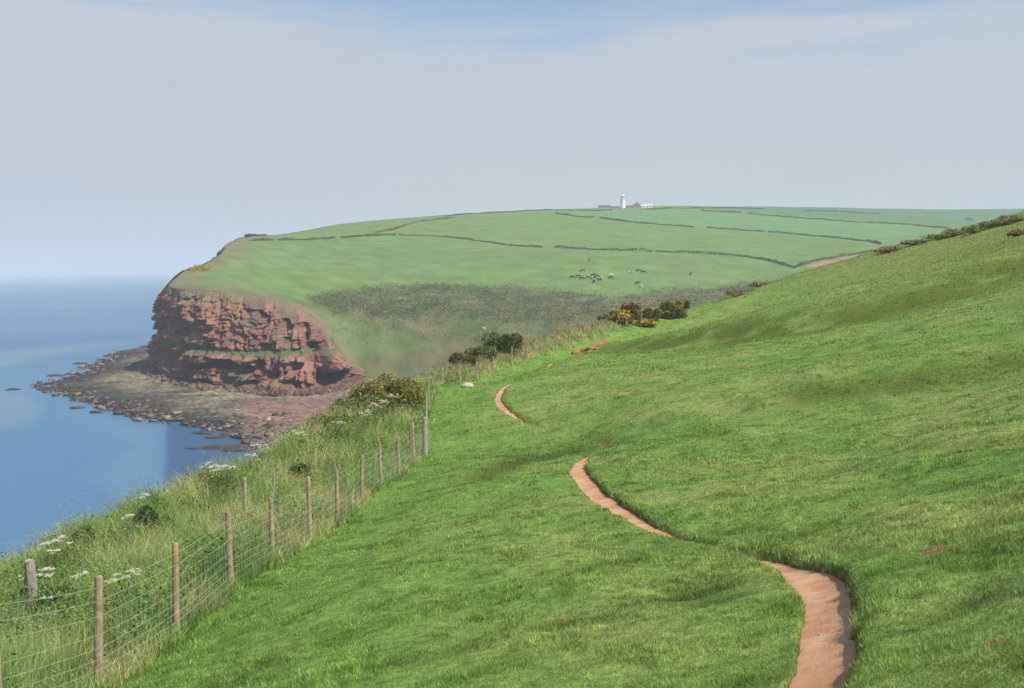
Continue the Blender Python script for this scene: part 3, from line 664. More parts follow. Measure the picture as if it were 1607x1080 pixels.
for x, y, z in [(-100, 2200, 60), (300, 2200, 70), (900, 2200, 70), (200, 1500, 118), (500, 1600, 118), (800, 1500, 110), (-120, 1300, 90), (-60, 1700, 80), (900, 700, 90), (600, 500, 45), (400, 420, 22), (150, 430, 8), (0, 420, 0), (-80, 430, -3), (60, 350, 0), (300, 300, 15), (700, 300, 60), (-190, 1500, 50)]:
    far.append((x, y, z))
tps_f = TPS(far, 400.0, 0.00003)
RIM = np.array([P(*p) for p in RIM_PX]); WST = np.array([P(*p) for p in WEST])
COAST = np.r_[[[-230, 2300]], WST[:, :2], RIM[:, :2], [[-62, 440], [-40, 400]]]      # land lies to the left of travel? (travel N->S then E)
def coast_out(x, y):
    d, s, _ = seg_dist(x, y, COAST); return -d * s
def zf(x, y):
    x = np.asarray(x, float); y = np.asarray(y, float)
    z = tps_f(x, y) + (fbm(x, y, 60, 3, 201) - .5) * 2.0
    o = coast_out(x, y); z = np.where(o > 0, z - 7 * o, z)
    return np.maximum(z, -6)
SCRUB = [(478, 470), (520, 458), (600, 448), (700, 446), (800, 450), (880, 458), (960, 466), (1040, 456), (1110, 452), (1210, 440), (1290, 420), (1250, 470), (1120, 480), (1000, 496), (930, 508), (850, 516), (770, 512), (690, 506), (610, 508), (555, 505), (520, 492)]
def far_col(p):
    px, py = proj(p); x, y = p[..., 0], p[..., 1]; sh = x.shape
    c = np.broadcast_to(np.array([.150, .235, .075]), sh + (3,)).copy()
    n = fbm(x, y, 90, 4, 211); c = lerp(c, np.array([.185, .235, .085]), ss(.4, .65, n) * .45)
    c = lerp(c, np.array([.155, .265, .095]), ss(.45, .6, fbm(x, y, 35, 3, 215)) * .35)
    c = lerp(c, np.array([.11, .21, .115]), ss(1, 8, -sdist(px, py, [(1040, 324), (1100, 331), (1200, 339), (1300, 346), (1400, 352), (1500, 359), (1620, 365), (1700, 500), (900, 600), (200, 600), (200, 250), (1000, 250), (1030, 322)])) * ss(1040, 1060, px))
    c = lerp(c, np.array([.14, .265, .115]), ss(-3, 3, sdist(px, py, [(880, 336), (1000, 350), (1170, 363), (1380, 383), (1480, 360), (1400, 352), (1200, 338), (1050, 328), (960, 330)])) * .8)
    c = c * (1 + .03 * (np.sin((x * .85 + y * .5) * .42 + 3 * fbm(x, y, 120, 2, 216)) * ss(.45, .6, fbm(x, y, 150, 2, 217))) + .07 * (fbm(x, y, 9, 4, 218) - .5))[..., None]
    # rough slope below the pasture
    jit = (fbm(x, y, 14, 3, 221) - .5) * 22
    low = ss(-4, 6, py - np.interp(px, [200, 300, 400, 440, 480, 640, 760, 880, 960, 1100, 1250], [440, 450, 458, 464, 470, 448, 450, 459, 467, 456, 436]) + jit * .3)
    rough = lerp(np.broadcast_to(np.array([.105, .145, .05]), sh + (3,)), np.array([.175, .165, .075]), ss(.38, .62, fbm(x, y, 22, 5, 231)))
    rough = lerp(rough, np.array([.08, .115, .05]), ss(.5, .68, fbm(x + y * .5, y * .4, 9, 4, 233)) * .7)
    c = lerp(c, rough, low)
    s = sdist(px, py, SCRUB) + jit
    sc = lerp(np.broadcast_to(np.array([.085, .12, .055]), sh + (3,)), np.array([.16, .16, .085]), ss(.35, .65, fbm(x, y, 9, 4, 241)))
    c = lerp(c, sc, ss(-3, 8, s) * .85)
    # lush tongue of grass in front of the scrub
    c = lerp(c, np.array([.135, .19, .065]), ss(-2, 8, sdist(px, py, [(500, 478), (560, 505), (640, 520), (700, 540), (640, 560), (560, 560), (510, 520), (480, 485)]) + jit * .5) * .7)
    # red earth of the hidden lane
    c = lerp(c, np.array([.36, .19, .14]), ss(-1, 2, sdist(px, py, [(1268, 417), (1300, 408), (1345, 400), (1375, 396), (1350, 404), (1310, 414), (1275, 424)])))
    # brown seaward lip
    o = coast_out(x, y); c = lerp(c, np.array([.20, .17, .10]), ss(-20, -4, o + jit * .7) * .7 * (px < 520))
    return c
def headland():
    th = np.radians(np.r_[np.arange(-22, 29.01, .055)]); r = np.r_[np.geomspace(330, 1500, 480), np.geomspace(1510, 2300, 30)]
    R, T = np.meshgrid(r, th, indexing='ij'); x = R * np.sin(T); y = R * np.cos(T); z = zf(x, y)
    s = 0
    p = np.stack([x, y, z], -1); c = far_col(p); px, py = proj(p)
    m = ss(-3, 8, sdist(px, py, SCRUB)); low = ss(0, 14, py - 462) * (px > 420)
    z += m * (fbm(x, y, 7, 3, 251) - .3) * 2.6 + low * (fbm(x, y, 12, 4, 261) - .5) * 2.2
    z = np.where(coast_out(x, y) > -1, p[..., 2] - .3, z)
    ff = grid_faces(*x.shape)[:, ::-1]; kill = ((coast_out(x, y) > 1.2) & (y < 640) & (x < -78)).ravel(); ff = ff[~kill[ff].all(1)]
    mesh_np('headland', np.stack([x, y, z], -1).reshape(-1, 3), ff, M_FAR, col=c.reshape(-1, 3), smooth=True, kind='structure')
headland()

def cliff():
    top = [(-204, 640, zf(-188, 640)), (-186, 588, 0), (-176, 556, 0)] 
    rim = [np.array([WST[i][0], WST[i][1], 0]) for i in (4, 5, 6, 7, 8)] + [RIM[i] for i in range(len(RIM))]
    rim = np.array(rim); rim[:, 2] = zf(rim[:, 0], rim[:, 1]); rim[:, :2] += 0
    base_px = [(234, 556, 760), (236, 558, 700), (238, 560, 655), (242, 566, 615), (246, 573, 0), (249, 581, 0), (262, 592, 0), (300, 602, 0), (360, 611, 0), (415, 615, 0), (455, 616, 0), (490, 615, 0), (515, 612, 0), (530, 608, 0), (545, 604, 0), (566, 600, 0)]
    base = []
    for px, py, d in base_px:
        q = on_plane(px, py, 2.0)
        if d: q = P(px, py, d); 
        base.append([q[0], q[1], 1.2])
    base = np.array(base)
    ns, nt_ = 620, 190
    def res(a):
        s = catmull(a, 12); l = np.r_[0, np.cumsum(np.linalg.norm(np.diff(s[:, :2], axis=0), axis=1))]
        return s
    a = res(base); b = res(rim); u = np.linspace(0, 1, ns); k = np.linspace(0, 1, len(a))
    # denser sampling on the face turned to the viewer
    u = np.interp(u, [0, .12, 1], [0, .27, 1])
    A = np.stack([np.interp(u, k, a[:, i]) for i in range(3)], -1); Bm = np.stack([np.interp(u, k, b[:, i]) for i in range(3)], -1)
    t = np.linspace(0, 1, nt_)
    # profile: steep foot, ledge, steep, sloping brow
    tz = t
    tl = np.clip((15.5 - 1.2) / np.maximum(Bm[:, 2] - 1.2, 1), .2, .82)[:, None]
    tq = np.where(t[None] < tl, t[None] / tl * .5, .5 + (t[None] - tl) / (1 - tl) * .5)
    tx = np.interp(tq, [0, .06, .22, .44, .50, .56, .80, .90, 1.0], [0, .10, .20, .28, .50, .56, .72, .84, 1.0])[..., None]
    Pn = A[:, None] * (1 - tx) + Bm[:, None] * tx
    Pn[..., 2] = A[:, None, 2] * (1 - tz)[None] + Bm[:, None, 2] * tz[None]
    tg = np.gradient(A * .5 + Bm * .5, axis=0)[:, :2]; 
    for _ in range(6): tg[1:-1] = (tg[:-2] + tg[1:-1] + tg[2:]) / 3
    tg /= np.linalg.norm(tg, axis=1)[:, None]; nr = np.stack([tg[:, 1], -tg[:, 0]], -1)       # outward
    L = np.r_[0, np.cumsum(np.linalg.norm(np.diff((A * .6 + Bm * .4)[:, :2], axis=0), axis=1))][:, None] * np.ones((1, nt_))
    Z = Pn[..., 2] + (L * .03)
    wz = Z + (fbm(L, Z, 14, 3, 301) - .5) * 4; wl = L + (fbm(L, Z, 10, 3, 302) - .5) * 5
    def brick(bw, bh, s):
        row = np.floor(wz / bh); off = hsh(row, row * 0, s) * bw; ci = np.floor((wl + off) / bw); return hsh(ci, row, s + 1)
    big = (fbm(L, Z * .35, 22, 4, 311) - .5) * (13 - 8 * ss(60, 10, L))
    joint = np.abs(fbm(wl, wz * .12, 7, 2, 321) - .5); crack = -3.5 * ss(.05, .0, joint)
    disp = big + (brick(9, 7, 331) - .5) * 5.5 + (brick(4.2, 2.6, 341) - .5) * 3.4 + (brick(1.6, 1.1, 351) - .5) * 1.6 + crack + (fbm(L, Z, 1.2, 3, 361) - .5) * .9
    strat = np.mod(wz, 3.4) / 3.4; disp += ss(0, .25, strat) * ss(1, .75, strat) * 1.0
    env = np.interp(t, [0, .04, .1, .5, .85, .96, 1], [.25, .8, 1, 1, .7, .2, 0])[None]
    # sea caves and recesses at given places along the face
    px0, py0 = proj(Pn)
    disp = disp - 5.5 * (brick(3.3, 2.3, 461) > .90) * (fbm(L, Z, 11, 3, 471) > .46) - 3 * (brick(1.5, 5.0, 481) > .9)
    for cx, cy, rx, ry, dp in [(291, 530, 7, 38, 12), (270, 556, 8, 14, 7), (340, 545, 3, 14, 5), (385, 580, 10, 8, 7), (375, 548, 4, 10, 4), (465, 575, 10, 7, 6), (505, 560, 8, 12, 6), (538, 590, 20, 11, 9), (505, 592, 9, 14, 7), (455, 600, 10, 5, 5), (398, 600, 12, 4, 5), (315, 575, 12, 6, 6), (278, 560, 12, 10, 9), (355, 572, 24, 7, 7), (408, 572, 9, 12, 7), (490, 560, 14, 22, 9), (520, 598, 24, 12, 9), (330, 600, 10, 6, 4), (250, 505, 6, 10, 5), (478, 520, 8, 16, 5), (430, 590, 14, 5, 4), (300, 472, 8, 5, 3), (410, 495, 10, 6, 4), (452, 508, 8, 8, 5)]:
        g = np.exp(-(((px0 - cx) / rx) ** 2 + ((py0 - cy) / ry) ** 2) ** 2.4); disp = disp - dp * 1.8 * g * (.6 + .8 * fbm(L, Z, 3, 3, 371))
    ledge = np.exp(-((tq - .51 - .02 * np.sin(L / 17)) / .035) ** 2)
    disp = disp * (1 - .6 * ledge) * env
    Pn[..., 0] += nr[:, 0][:, None] * disp; Pn[..., 1] += nr[:, 1][:, None] * disp
    Pn[..., 2] += ((fbm(L, Z, 2.5, 3, 381) - .5) * 1.4) * np.sin(np.pi * t)[None]
    # colours
    rock = lerp(np.broadcast_to(np.array([.235, .108, .080]), Z.shape + (3,)), np.array([.30, .16, .115]), ss(.4, .7, brick(6, 3, 391)))
    rock = lerp(rock, np.array([.15, .095, .08]), ss(.46, .66, fbm(L, Z * 2, 8, 4, 401)) * .8)
    rock = lerp(rock, np.array([.38, .17, .085]), ss(.6, .75, fbm(L, Z, 12, 3, 411)) * .6)
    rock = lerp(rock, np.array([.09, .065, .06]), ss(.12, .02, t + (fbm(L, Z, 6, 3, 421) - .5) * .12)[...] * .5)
    dz = np.gradient(Pn[..., 2], axis=1); dh = np.hypot(np.gradient(Pn[..., 0], axis=1), np.gradient(Pn[..., 1], axis=1))
    flat = dh / (np.abs(dz) + dh + 1e-6)
    green = np.array([.085, .15, .05])
    gm = ss(.35, .9, ledge + (fbm(L, Z, 7, 3, 431) - .5) * .7) * .85 + ss(.62, .8, flat) * ss(.5, .62, fbm(L, Z, 9, 3, 441)) * .5
    rock = lerp(rock, green, np.clip(gm, 0, .9))
    brow = ss(.84, 1.0, t[None] + (fbm(L, Z, 8, 3, 451) - .5) * .3)
    rock = lerp(rock, np.array([.19, .165, .09]), brow * .85)
    v = Pn.reshape(-1, 3)
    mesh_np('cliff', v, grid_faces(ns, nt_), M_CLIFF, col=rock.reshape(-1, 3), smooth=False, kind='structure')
    # jumble of fallen blocks at the foot
    V = []; Fa = []; C = []; nb = 900; g = np.random.default_rng(3)
    for i in range(nb):
        s = int(g.uniform(.2, .995) * (ns - 1)); c = A[s] + np.array([nr[s][0], nr[s][1], 0]) * g.uniform(-3, 7) ; c[2] = 2.0
        bm = None; sz = g.uniform(.5, 1.0) ** 2 * 2.3
        bx = np.array([[x, y, z] for z in (-1, 1) for x, y in ((-1, -1), (1, -1), (1, 1), (-1, 1))]) * g.uniform(.6, 1.3, 3) + g.normal(0, .18, (8, 3))
        q = np.linalg.qr(g.normal(0, 1, (3, 3)) + np.eye(3) * 2)[0]; V.append(bx @ q * sz * .5 + c)
        Fa.append(np.array([(3, 2, 1, 0), (4, 5, 6, 7), (0, 1, 5, 4), (1, 2, 6, 5), (2, 3, 7, 6), (3, 0, 4, 7)]) + 8 * i)
        C.append(np.repeat((np.array([.19, .115, .09]) * g.uniform(.5, 1.3))[None], 8, 0))
    mesh_np('fallen_rocks', np.concatenate(V), np.concatenate(Fa), M_CLIFF, col=np.concatenate(C), kind='stuff', label='jumble of fallen red boulders heaped along the foot of the cliff', cat='rocks')
cliff()

def shelf():
    out_px = [(246, 540), (222, 544), (190, 553), (155, 563), (148, 571), (126, 572), (140, 582), (115, 590), (82, 600), (52, 604), (62, 612), (95, 620), (120, 630), (165, 642), (205, 652), (240, 662), (275, 669), (318, 671), (340, 676), (372, 680), (398, 690), (372, 696), (392, 704), (430, 712), (520, 745), (700, 760), (800, 640), (700, 560), (560, 560), (400, 520), (280, 535)]
    poly = np.array([on_plane(px, py, 0.)[:2] for px, py in out_px])
    th = np.radians(np.arange(-26.5, -1, .045)); r = np.geomspace(265, 860, 560); R, T = np.meshgrid(r, th, indexing='ij'); x = R * np.sin(T); y = R * np.cos(T)
    px, py = proj(np.stack([x, y, 0 * x], -1))
    d = sdist(x, y, poly) + (fbm(x, y, 16, 4, 501) - .5) * 16 + (fbm(x, y, 4, 3, 502) - .5) * 5
    z = np.clip(d, -12, 30) * .07
    ridge = (fbm(x * .35 - y * .2, y + x * .3, 5, 4, 511) - .5)
    z = z + ridge * 1.5 * ss(-4, 6, d) + (fbm(x, y, 1.9, 4, 521) - .5) * 1.7 * ss(-3, 4, d)
    z = np.where(d < -3, np.minimum(z, -.25), z)
    beach = ss(350, 420, px) * ss(600, 655, py)
    z = z * (1 - .5 * beach)
    c = lerp(np.broadcast_to(np.array([.16, .13, .10]), x.shape + (3,)), np.array([.27, .235, .15]), ss(.35, .65, fbm(x, y * .7, 16, 4, 531)))
    near = ss(14, 40, d) * (1 - beach); c = lerp(c, np.array([.33, .29, .16]), near * ss(.4, .6, fbm(x, y, 9, 3, 541)) * .9)
    c = lerp(c, np.array([.045, .04, .036]), ss(26, 5, d + (fbm(x, y, 5, 3, 551) - .5) * 8) * (1 - .7 * beach))
    c = lerp(c, np.array([.075, .065, .06]), ss(.52, .68, fbm(x * .4, y, 9, 4, 561)) * .75)
    c = lerp(c, lerp(np.broadcast_to(np.array([.32, .15, .12]), x.shape + (3,)), np.array([.40, .24, .19]), ss(.3, .7, fbm(x, y, 3, 3, 571))), beach * .8)
    c = lerp(c, np.array([.08, .15, .05]), ss(.72, .76, fbm(x, y, 7, 3, 581)) * .6 * (1 - beach))
    c = c * .74
    m = (d > -9)
    f = grid_faces(*x.shape)[:, ::-1]; f = f[m.ravel()[f].any(1)]; used = np.unique(f); mp = np.zeros(x.size, int); mp[used] = np.arange(len(used))
    mesh_np('rock_shelf', np.stack([x, y, z], -1).reshape(-1, 3)[used], mp[f], M_SHELF, col=c.reshape(-1, 3)[used], kind='structure')
    for i, (px, py, w, dd, l) in enumerate([(345, 703, 8.0, 2.0, 'long dark reef standing in the shallows off the pink beach'), (322, 680, 4.5, 1.2, 'small dark reef left of the shelf corner'), (352, 687, 5.5, 1.0, 'thin dark reef between the shelf and the long reef'), (376, 706, 4.5, 2, 'dark reef joining the long reef to the beach'),
                                     (20, 612, 3.2, 1.4, 'lone low rock in the water left of the shelf tip'), (88, 590, 4.5, 2.0, 'dark skerry just off the upper side of the shelf tip'), (114, 587, 3.6, 2.2, 'taller dark skerry beside the shelf, nearer the cliff'), (128, 571, 4.4, 1.6, 'dark skerry off the far side of the shelf'),
                                     (122, 641, 3.0, 1.2, 'small half drowned rock off the near side of the shelf'), (150, 648, 2.4, 1.0, 'tiny drowned rock off the near side of the shelf')]):
        q = on_plane(px, py, 0.); stone('sea_rock', (q[0], q[1], -.1), (w, dd * 1.6, .9), M_WETROCK, 60 + i, 3, .4, label=l, cat='rock', group='rocks standing in the sea').rotation_euler = (0, 0, .1 * (i % 3 - 1))
shelf()

def shore_rocks():
    g = np.random.default_rng(12); n = 3600; px = g.uniform(50, 470, n); py = g.uniform(540, 705, n); q = on_plane(px, py, 0.)
    poly = np.array([on_plane(a, b, 0.)[:2] for a, b in [(246, 542), (190, 555), (150, 568), (115, 590), (56, 604), (95, 619), (165, 641), (240, 661), (330, 671), (398, 690), (430, 712), (520, 700), (560, 605), (480, 618), (380, 616), (300, 606), (240, 590)]])
    k = (sdist(q[:, 0], q[:, 1], poly) > -4); q = q[k]; n = len(q)
    sz = .22 + .75 * g.uniform(0, 1, n) ** 4; bx = np.array([[x, y, z] for z in (-1, 1) for x, y in ((-1, -1), (1, -1), (1, 1), (-1, 1))], float)
    v = bx[None] * g.uniform(.5, 1.4, (n, 1, 3)) * np.array([1.5, 1, .7]) + g.normal(0, .22, (n, 8, 3)); v = v * sz[:, None, None] + np.stack([q[:, 0], q[:, 1], .62 + 0 * sz], -1)[:, None]
    fa = (np.array([(3, 2, 1, 0), (4, 5, 6, 7), (0, 1, 5, 4), (1, 2, 6, 5), (2, 3, 7, 6), (3, 0, 4, 7)])[None] + 8 * np.arange(n)[:, None, None]).reshape(-1, 4)
    cc = np.array([.16, .12, .09]) * g.uniform(.4, 1.9, n)[:, None]
    mesh_np('shore_rocks', v.reshape(-1, 3), fa, M_SHELF, col=np.repeat(cc, 8, 0), kind='stuff', label='loose dark rocks strewn over the tidal shelf below the cliff', cat='rocks')
shore_rocks()

def sea():
    m = bpy.data.materials.new('sea_water'); m.use_nodes = True; nt = m.node_tree; N = nt.nodes.new; L = nt.links.new; b = nt.nodes['Principled BSDF']
    geo = N('ShaderNodeNewGeometry')
    b.inputs['IOR'].default_value = 1.33
    at = N('ShaderNodeAttribute'); at.attribute_name = 'Col'; L(at.outputs['Color'], b.inputs['Base Color']); b.inputs['Roughness'].default_value = .42
    mp2 = N('ShaderNodeMapping'); mp2.inputs['Scale'].default_value = (.35, 1.0, 1); L(geo.outputs['Position'], mp2.inputs[0])
    n2 = N('ShaderNodeTexNoise'); n2.inputs['Scale'].default_value = .5; n2.inputs['Detail'].default_value = 5; L(mp2.outputs[0], n2.inputs[0])
    bp = N('ShaderNodeBump'); bp.inputs['Distance'].default_value = .8; L(n2.outputs[0], bp.inputs['Height']); 

    L(bp.outputs[0], b.inputs['Normal'])
    th = np.radians(np.arange(-100, 100.01, .2)); r = np.r_[1, 40, np.geomspace(120, 3000, 300), np.geomspace(3200, 45000, 40)]
    R, T = np.meshgrid(r, th, indexing='ij'); X = R * np.sin(T); Y = R * np.cos(T); px, py = proj(np.stack([X, Y, 0 * X], -1)); ok = (Y > 100)
    c = np.broadcast_to(np.array([.075, .195, .32]), X.shape + (3,)); nz = (fbm(X, Y, 60, 4, 801) - .5) * 30; n2_ = fbm(X * .5 + Y * .2, Y, 160, 4, 811)
    c = lerp(c, np.array([.11, .24, .36]), ss(.45, .7, n2_) * .7)
    # smooth current slicks; the cliff's dark reflection is painted into the water colour
    for poly, k, w in (([(-80, 560), (0, 552), (120, 541), (250, 527), (330, 518), (330, 524), (240, 537), (150, 549), (60, 561), (0, 580), (-80, 590)], .85, 4), ([(-80, 605), (0, 612), (40, 616), (72, 640), (52, 662), (0, 674), (-80, 680)], .8, 6),
                       ([(90, 640), (170, 655), (252, 672), (252, 760), (190, 780), (150, 745), (210, 700), (150, 670)], .45, 14), ([(60, 480), (200, 470), (300, 468), (300, 474), (180, 480), (60, 488)], .3, 5)):
        c = lerp(c, np.array([.21, .31, .36]), ss(-w * 1.6, w * 1.8, sdist(px, py, poly) + nz * .22 * w / 4) * k * .55 * ok)
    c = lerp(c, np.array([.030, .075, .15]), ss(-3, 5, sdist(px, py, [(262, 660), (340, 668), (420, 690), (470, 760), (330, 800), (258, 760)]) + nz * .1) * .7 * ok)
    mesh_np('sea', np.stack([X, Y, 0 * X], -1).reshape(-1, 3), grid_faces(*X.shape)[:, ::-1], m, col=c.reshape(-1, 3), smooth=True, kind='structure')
    bm = bmesh.new(); v = [bm.verts.new(p) for p in ((-45500, -3500, -31), (30500, -3500, -31), (30500, 45500, -31), (-45500, 45500, -31))]; bm.faces.new(v)
    bm_obj('seabed', bm, M_WETROCK, kind='structure')
sea()

# ------------------------------------------------------------------ hedges, scrub, cattle, buildings on the headland
def fhit(px, py, d0=350, d1=1700): return hit1(px, py, zf, 0, d0, d1, 900)
def hedge(pts, h, label, cols, gap=.12, name='hedgerow', seed=0, leaf=1.0, cat='hedge', wid=2.2, dens=26):
    gap = gap - .07; h = h * .9
    q = []
    for p in pts:
        r = fhit(*p)
        if r is None:
            dy = 1
            while r is None and dy < 12: r = fhit(p[0], p[1] + dy); dy += 1
        if r is not None: q.append(r)
    c = catmull(np.array(q), 10); s = np.r_[0, np.cumsum(np.linalg.norm(np.diff(c[:, :2], axis=0), axis=1))]; L = s[-1]
    n = int(L * dens); t = rng.uniform(0, L, n); x = np.interp(t, s, c[:, 0]); y = np.interp(t, s, c[:, 1])
    hh = h * (.42 + .72 * ss(.3, .7, fbm(t, t * 0 + seed, 12, 3, seed))); g = fbm(t, t * 0 + 5, 9, 2, seed + 3) > gap + .22; x, y, t, hh = x[g], y[g], t[g], hh[g]; n = len(x)
    a = rng.uniform(0, np.pi, n); x = x + np.cos(a) * wid * rng.uniform(-1, 1, n) * .5; y = y + rng.uniform(-1, 1, n) * wid * .5
    z = zf(x, y) + hh * rng.uniform(0, 1, n) ** .7
    cc = np.array(cols)[rng.integers(0, len(cols), n)]; cl = fbm(t, t * 0, 18, 3, seed + 7)[:, None]
    cc = cc * (.6 + .8 * cl)
    o = np.array(q[0]); v, f, c2 = leaf_tris(np.stack([x, y, z], -1) - o, np.full(n, leaf * .8), cc * 1.4)
    ob = mesh_np(name, v, f, M_LEAF, col=c2, label=label, cat=cat, group='hedgerows between the pastures'); ob.location = o; return ob
HD = [(.045, .075, .035), (.07, .09, .04), (.12, .09, .055)]; HB = [(.17, .13, .07), (.12, .12, .05), (.08, .09, .04)]
hedge([(392, 378), (450, 377), (520, 375), (570, 371), (645, 370), (680, 371), (720, 375), (760, 380), (800, 386)], 1.4, 'brownish left stretch of the long lower hedge, ending near the cliff', HB, seed=1)
hedge([(800, 386), (860, 389), (900, 391), (950, 393), (1000, 394)], 2.2, 'dark middle stretch of the long lower hedge above the cattle', HD, .14, seed=2)
hedge([(1003, 394), (1060, 397), (1100, 399), (1150, 402), (1180, 405), (1215, 412), (1248, 421)], 2.2, 'dark right stretch of the long lower hedge dropping to the lane', HD, .12, seed=3)
hedge([(872, 335), (905, 340), (950, 344), (1000, 350), (1050, 354), (1090, 357)], 1.9, 'dark hedge in the middle of the headland below the lighthouse', HD, .16, seed=4)
hedge([(1110, 358), (1170, 362), (1230, 367), (1300, 373), (1345, 378), (1382, 384)], 1.9, 'right continuation of the middle hedge reaching the valley', HD, .12, seed=5)
hedge([(1100, 331), (1150, 334), (1210, 339), (1300, 346), (1400, 352), (1445, 355), (1492, 360)], 2.0, 'upper hedge separating the darker green field on the right', HD, .08, seed=6)
hedge([(590, 366), (620, 360), (650, 350), (680, 346), (710, 342)], 1.4, 'short hedge with yellow gorse climbing to the left skyline', HB + [(.4, .3, .05)], .12, seed=7)
hedge([(700, 340), (760, 335), (830, 331), (880, 330), (930, 331), (960, 330)], 1.3, 'low thin hedge along the skyline left of the lighthouse', HB + HD, .12, seed=8)
hedge([(1010, 329), (1060, 327), (1120, 327), (1160, 327), (1200, 329)], 1.3, 'low thin hedge along the skyline right of the lighthouse', HD, .1, seed=9)
hedge([(1262, 331), (1300, 332), (1340, 334), (1380, 336)], 1.3, 'thin far hedge on the skyline above the dark green field', HD, .1, seed=10)
hedge([(1250, 419), (1275, 411), (1310, 405), (1345, 399), (1380, 393), (1410, 386), (1450, 378)], 2.2, 'thick hedge along the lane behind the hill crest', HD + [(.22, .17, .06)], .02, seed=11, wid=3)
hedge([(386, 373), (398, 371), (412, 369), (419, 368)], 1.8, 'short dark hedge on the skyline next to the cliff edge', [(.05, .08, .06)], -.2, seed=12, dens=30, wid=2)
hedge([(1515, 345), (1526, 346)], 2.4, 'tiny dark thicket high on the far right field', HD, -.3, 'thicket', 13, dens=30, cat='thicket', wid=3)
def far_scrub():
    n = 110000; px = rng.uniform(470, 1300, n); py = rng.uniform(425, 545, n)
    s = sdist(px, py, SCRUB); k = ((s + rng.normal(0, 3, n)) > 3) | ((py > 480) & (rng.uniform(0, 1, n) < .10) & (px < 1000) & (px > 520)); px, py = px[k], py[k]
    D = np.geomspace(430, 720, 220); r = rays(px, py); kk = D[None] / r[:, 1][:, None]; X = r[:, 0][:, None] * kk; Z = CAMZ + r[:, 2][:, None] * kk; Y = np.broadcast_to(D, X.shape)
    g = zf(X[:, ::4], Y[:, ::4]); b = Z[:, ::4] < g; ok = b.any(1); i = b.argmax(1) * 4; j = np.arange(len(px))
    x = X[j, i][ok]; y = Y[j, i][ok] + rng.uniform(-4, 4, ok.sum()); n = len(x)
    cl = fbm(x, y, 6, 3, 601); k = cl > .25; x, y, cl = x[k], y[k], cl[k]; n = len(x)
    z = zf(x, y) + (fbm(x, y, 7, 3, 251) - .3) * 2.6 + rng.uniform(-.2, 1.0, n)
    A = np.array([(.07, .105, .035), (.10, .135, .045), (.15, .165, .06), (.19, .175, .08), (.19, .14, .08)])
    kind = np.clip((fbm(x, y, 12, 3, 611) * 8 - 1.6 + rng.normal(0, .8, n)).astype(int), 0, 4); c = A[kind] * rng.uniform(.6, 1.3, n)[:, None]
    c = np.where(((fbm(x, y, 5, 2, 621) > .74) & (rng.uniform(0, 1, n) < .5))[:, None], np.array([.45, .28, .05]), c)
    v, f, c2 = leaf_tris(np.stack([x, y, z], -1), rng.uniform(.45, .95, n), c * 1.15)
    mesh_np('valley_scrub', v, f, M_LEAF, col=c2, kind='stuff', label='grey green gorse and bramble scrub covering the valley side below the pasture', cat='scrub')
far_scrub()
def patch(px0, px1, py, h, n, label, name, cols, cat, seed):
    q = [fhit(px0, py), fhit((px0 + px1) / 2, py - 1.0), fhit(px1, py - 1.5)]; q = [a for a in q if a is not None]
    c = catmull(np.array(q), 8); i = rng.uniform(0, len(c) - 1, n); x = np.interp(i, np.arange(len(c)), c[:, 0]) + rng.normal(0, 1, n); y = np.interp(i, np.arange(len(c)), c[:, 1]) + rng.normal(0, 3, n)
    z = zf(x, y) + rng.uniform(0, h, n); o = np.array(q[0]); v, f, c2 = leaf_tris(np.stack([x, y, z], -1) - o, np.full(n, .8), np.array(cols)[rng.integers(0, len(cols), n)])
    ob = mesh_np(name, v, f, M_LEAF, col=c2, label=label, cat=cat); ob.location = o
patch(302, 326, 424, 1.2, 1100, 'bright yellow gorse thicket on the clifftop corner of the headland', 'gorse_thicket', [(.62, .42, .04), (.5, .36, .05), (.2, .2, .05)], 'gorse thicket', 1)
q = fhit(759, 517); stone('boulder', (q[0], q[1], q[2] + .3), (1.2, .9, .7), M_BOULDER, 8, label='pale boulder on the rough valley slope beyond the fence', cat='boulder')
q = fhit(767, 527); 

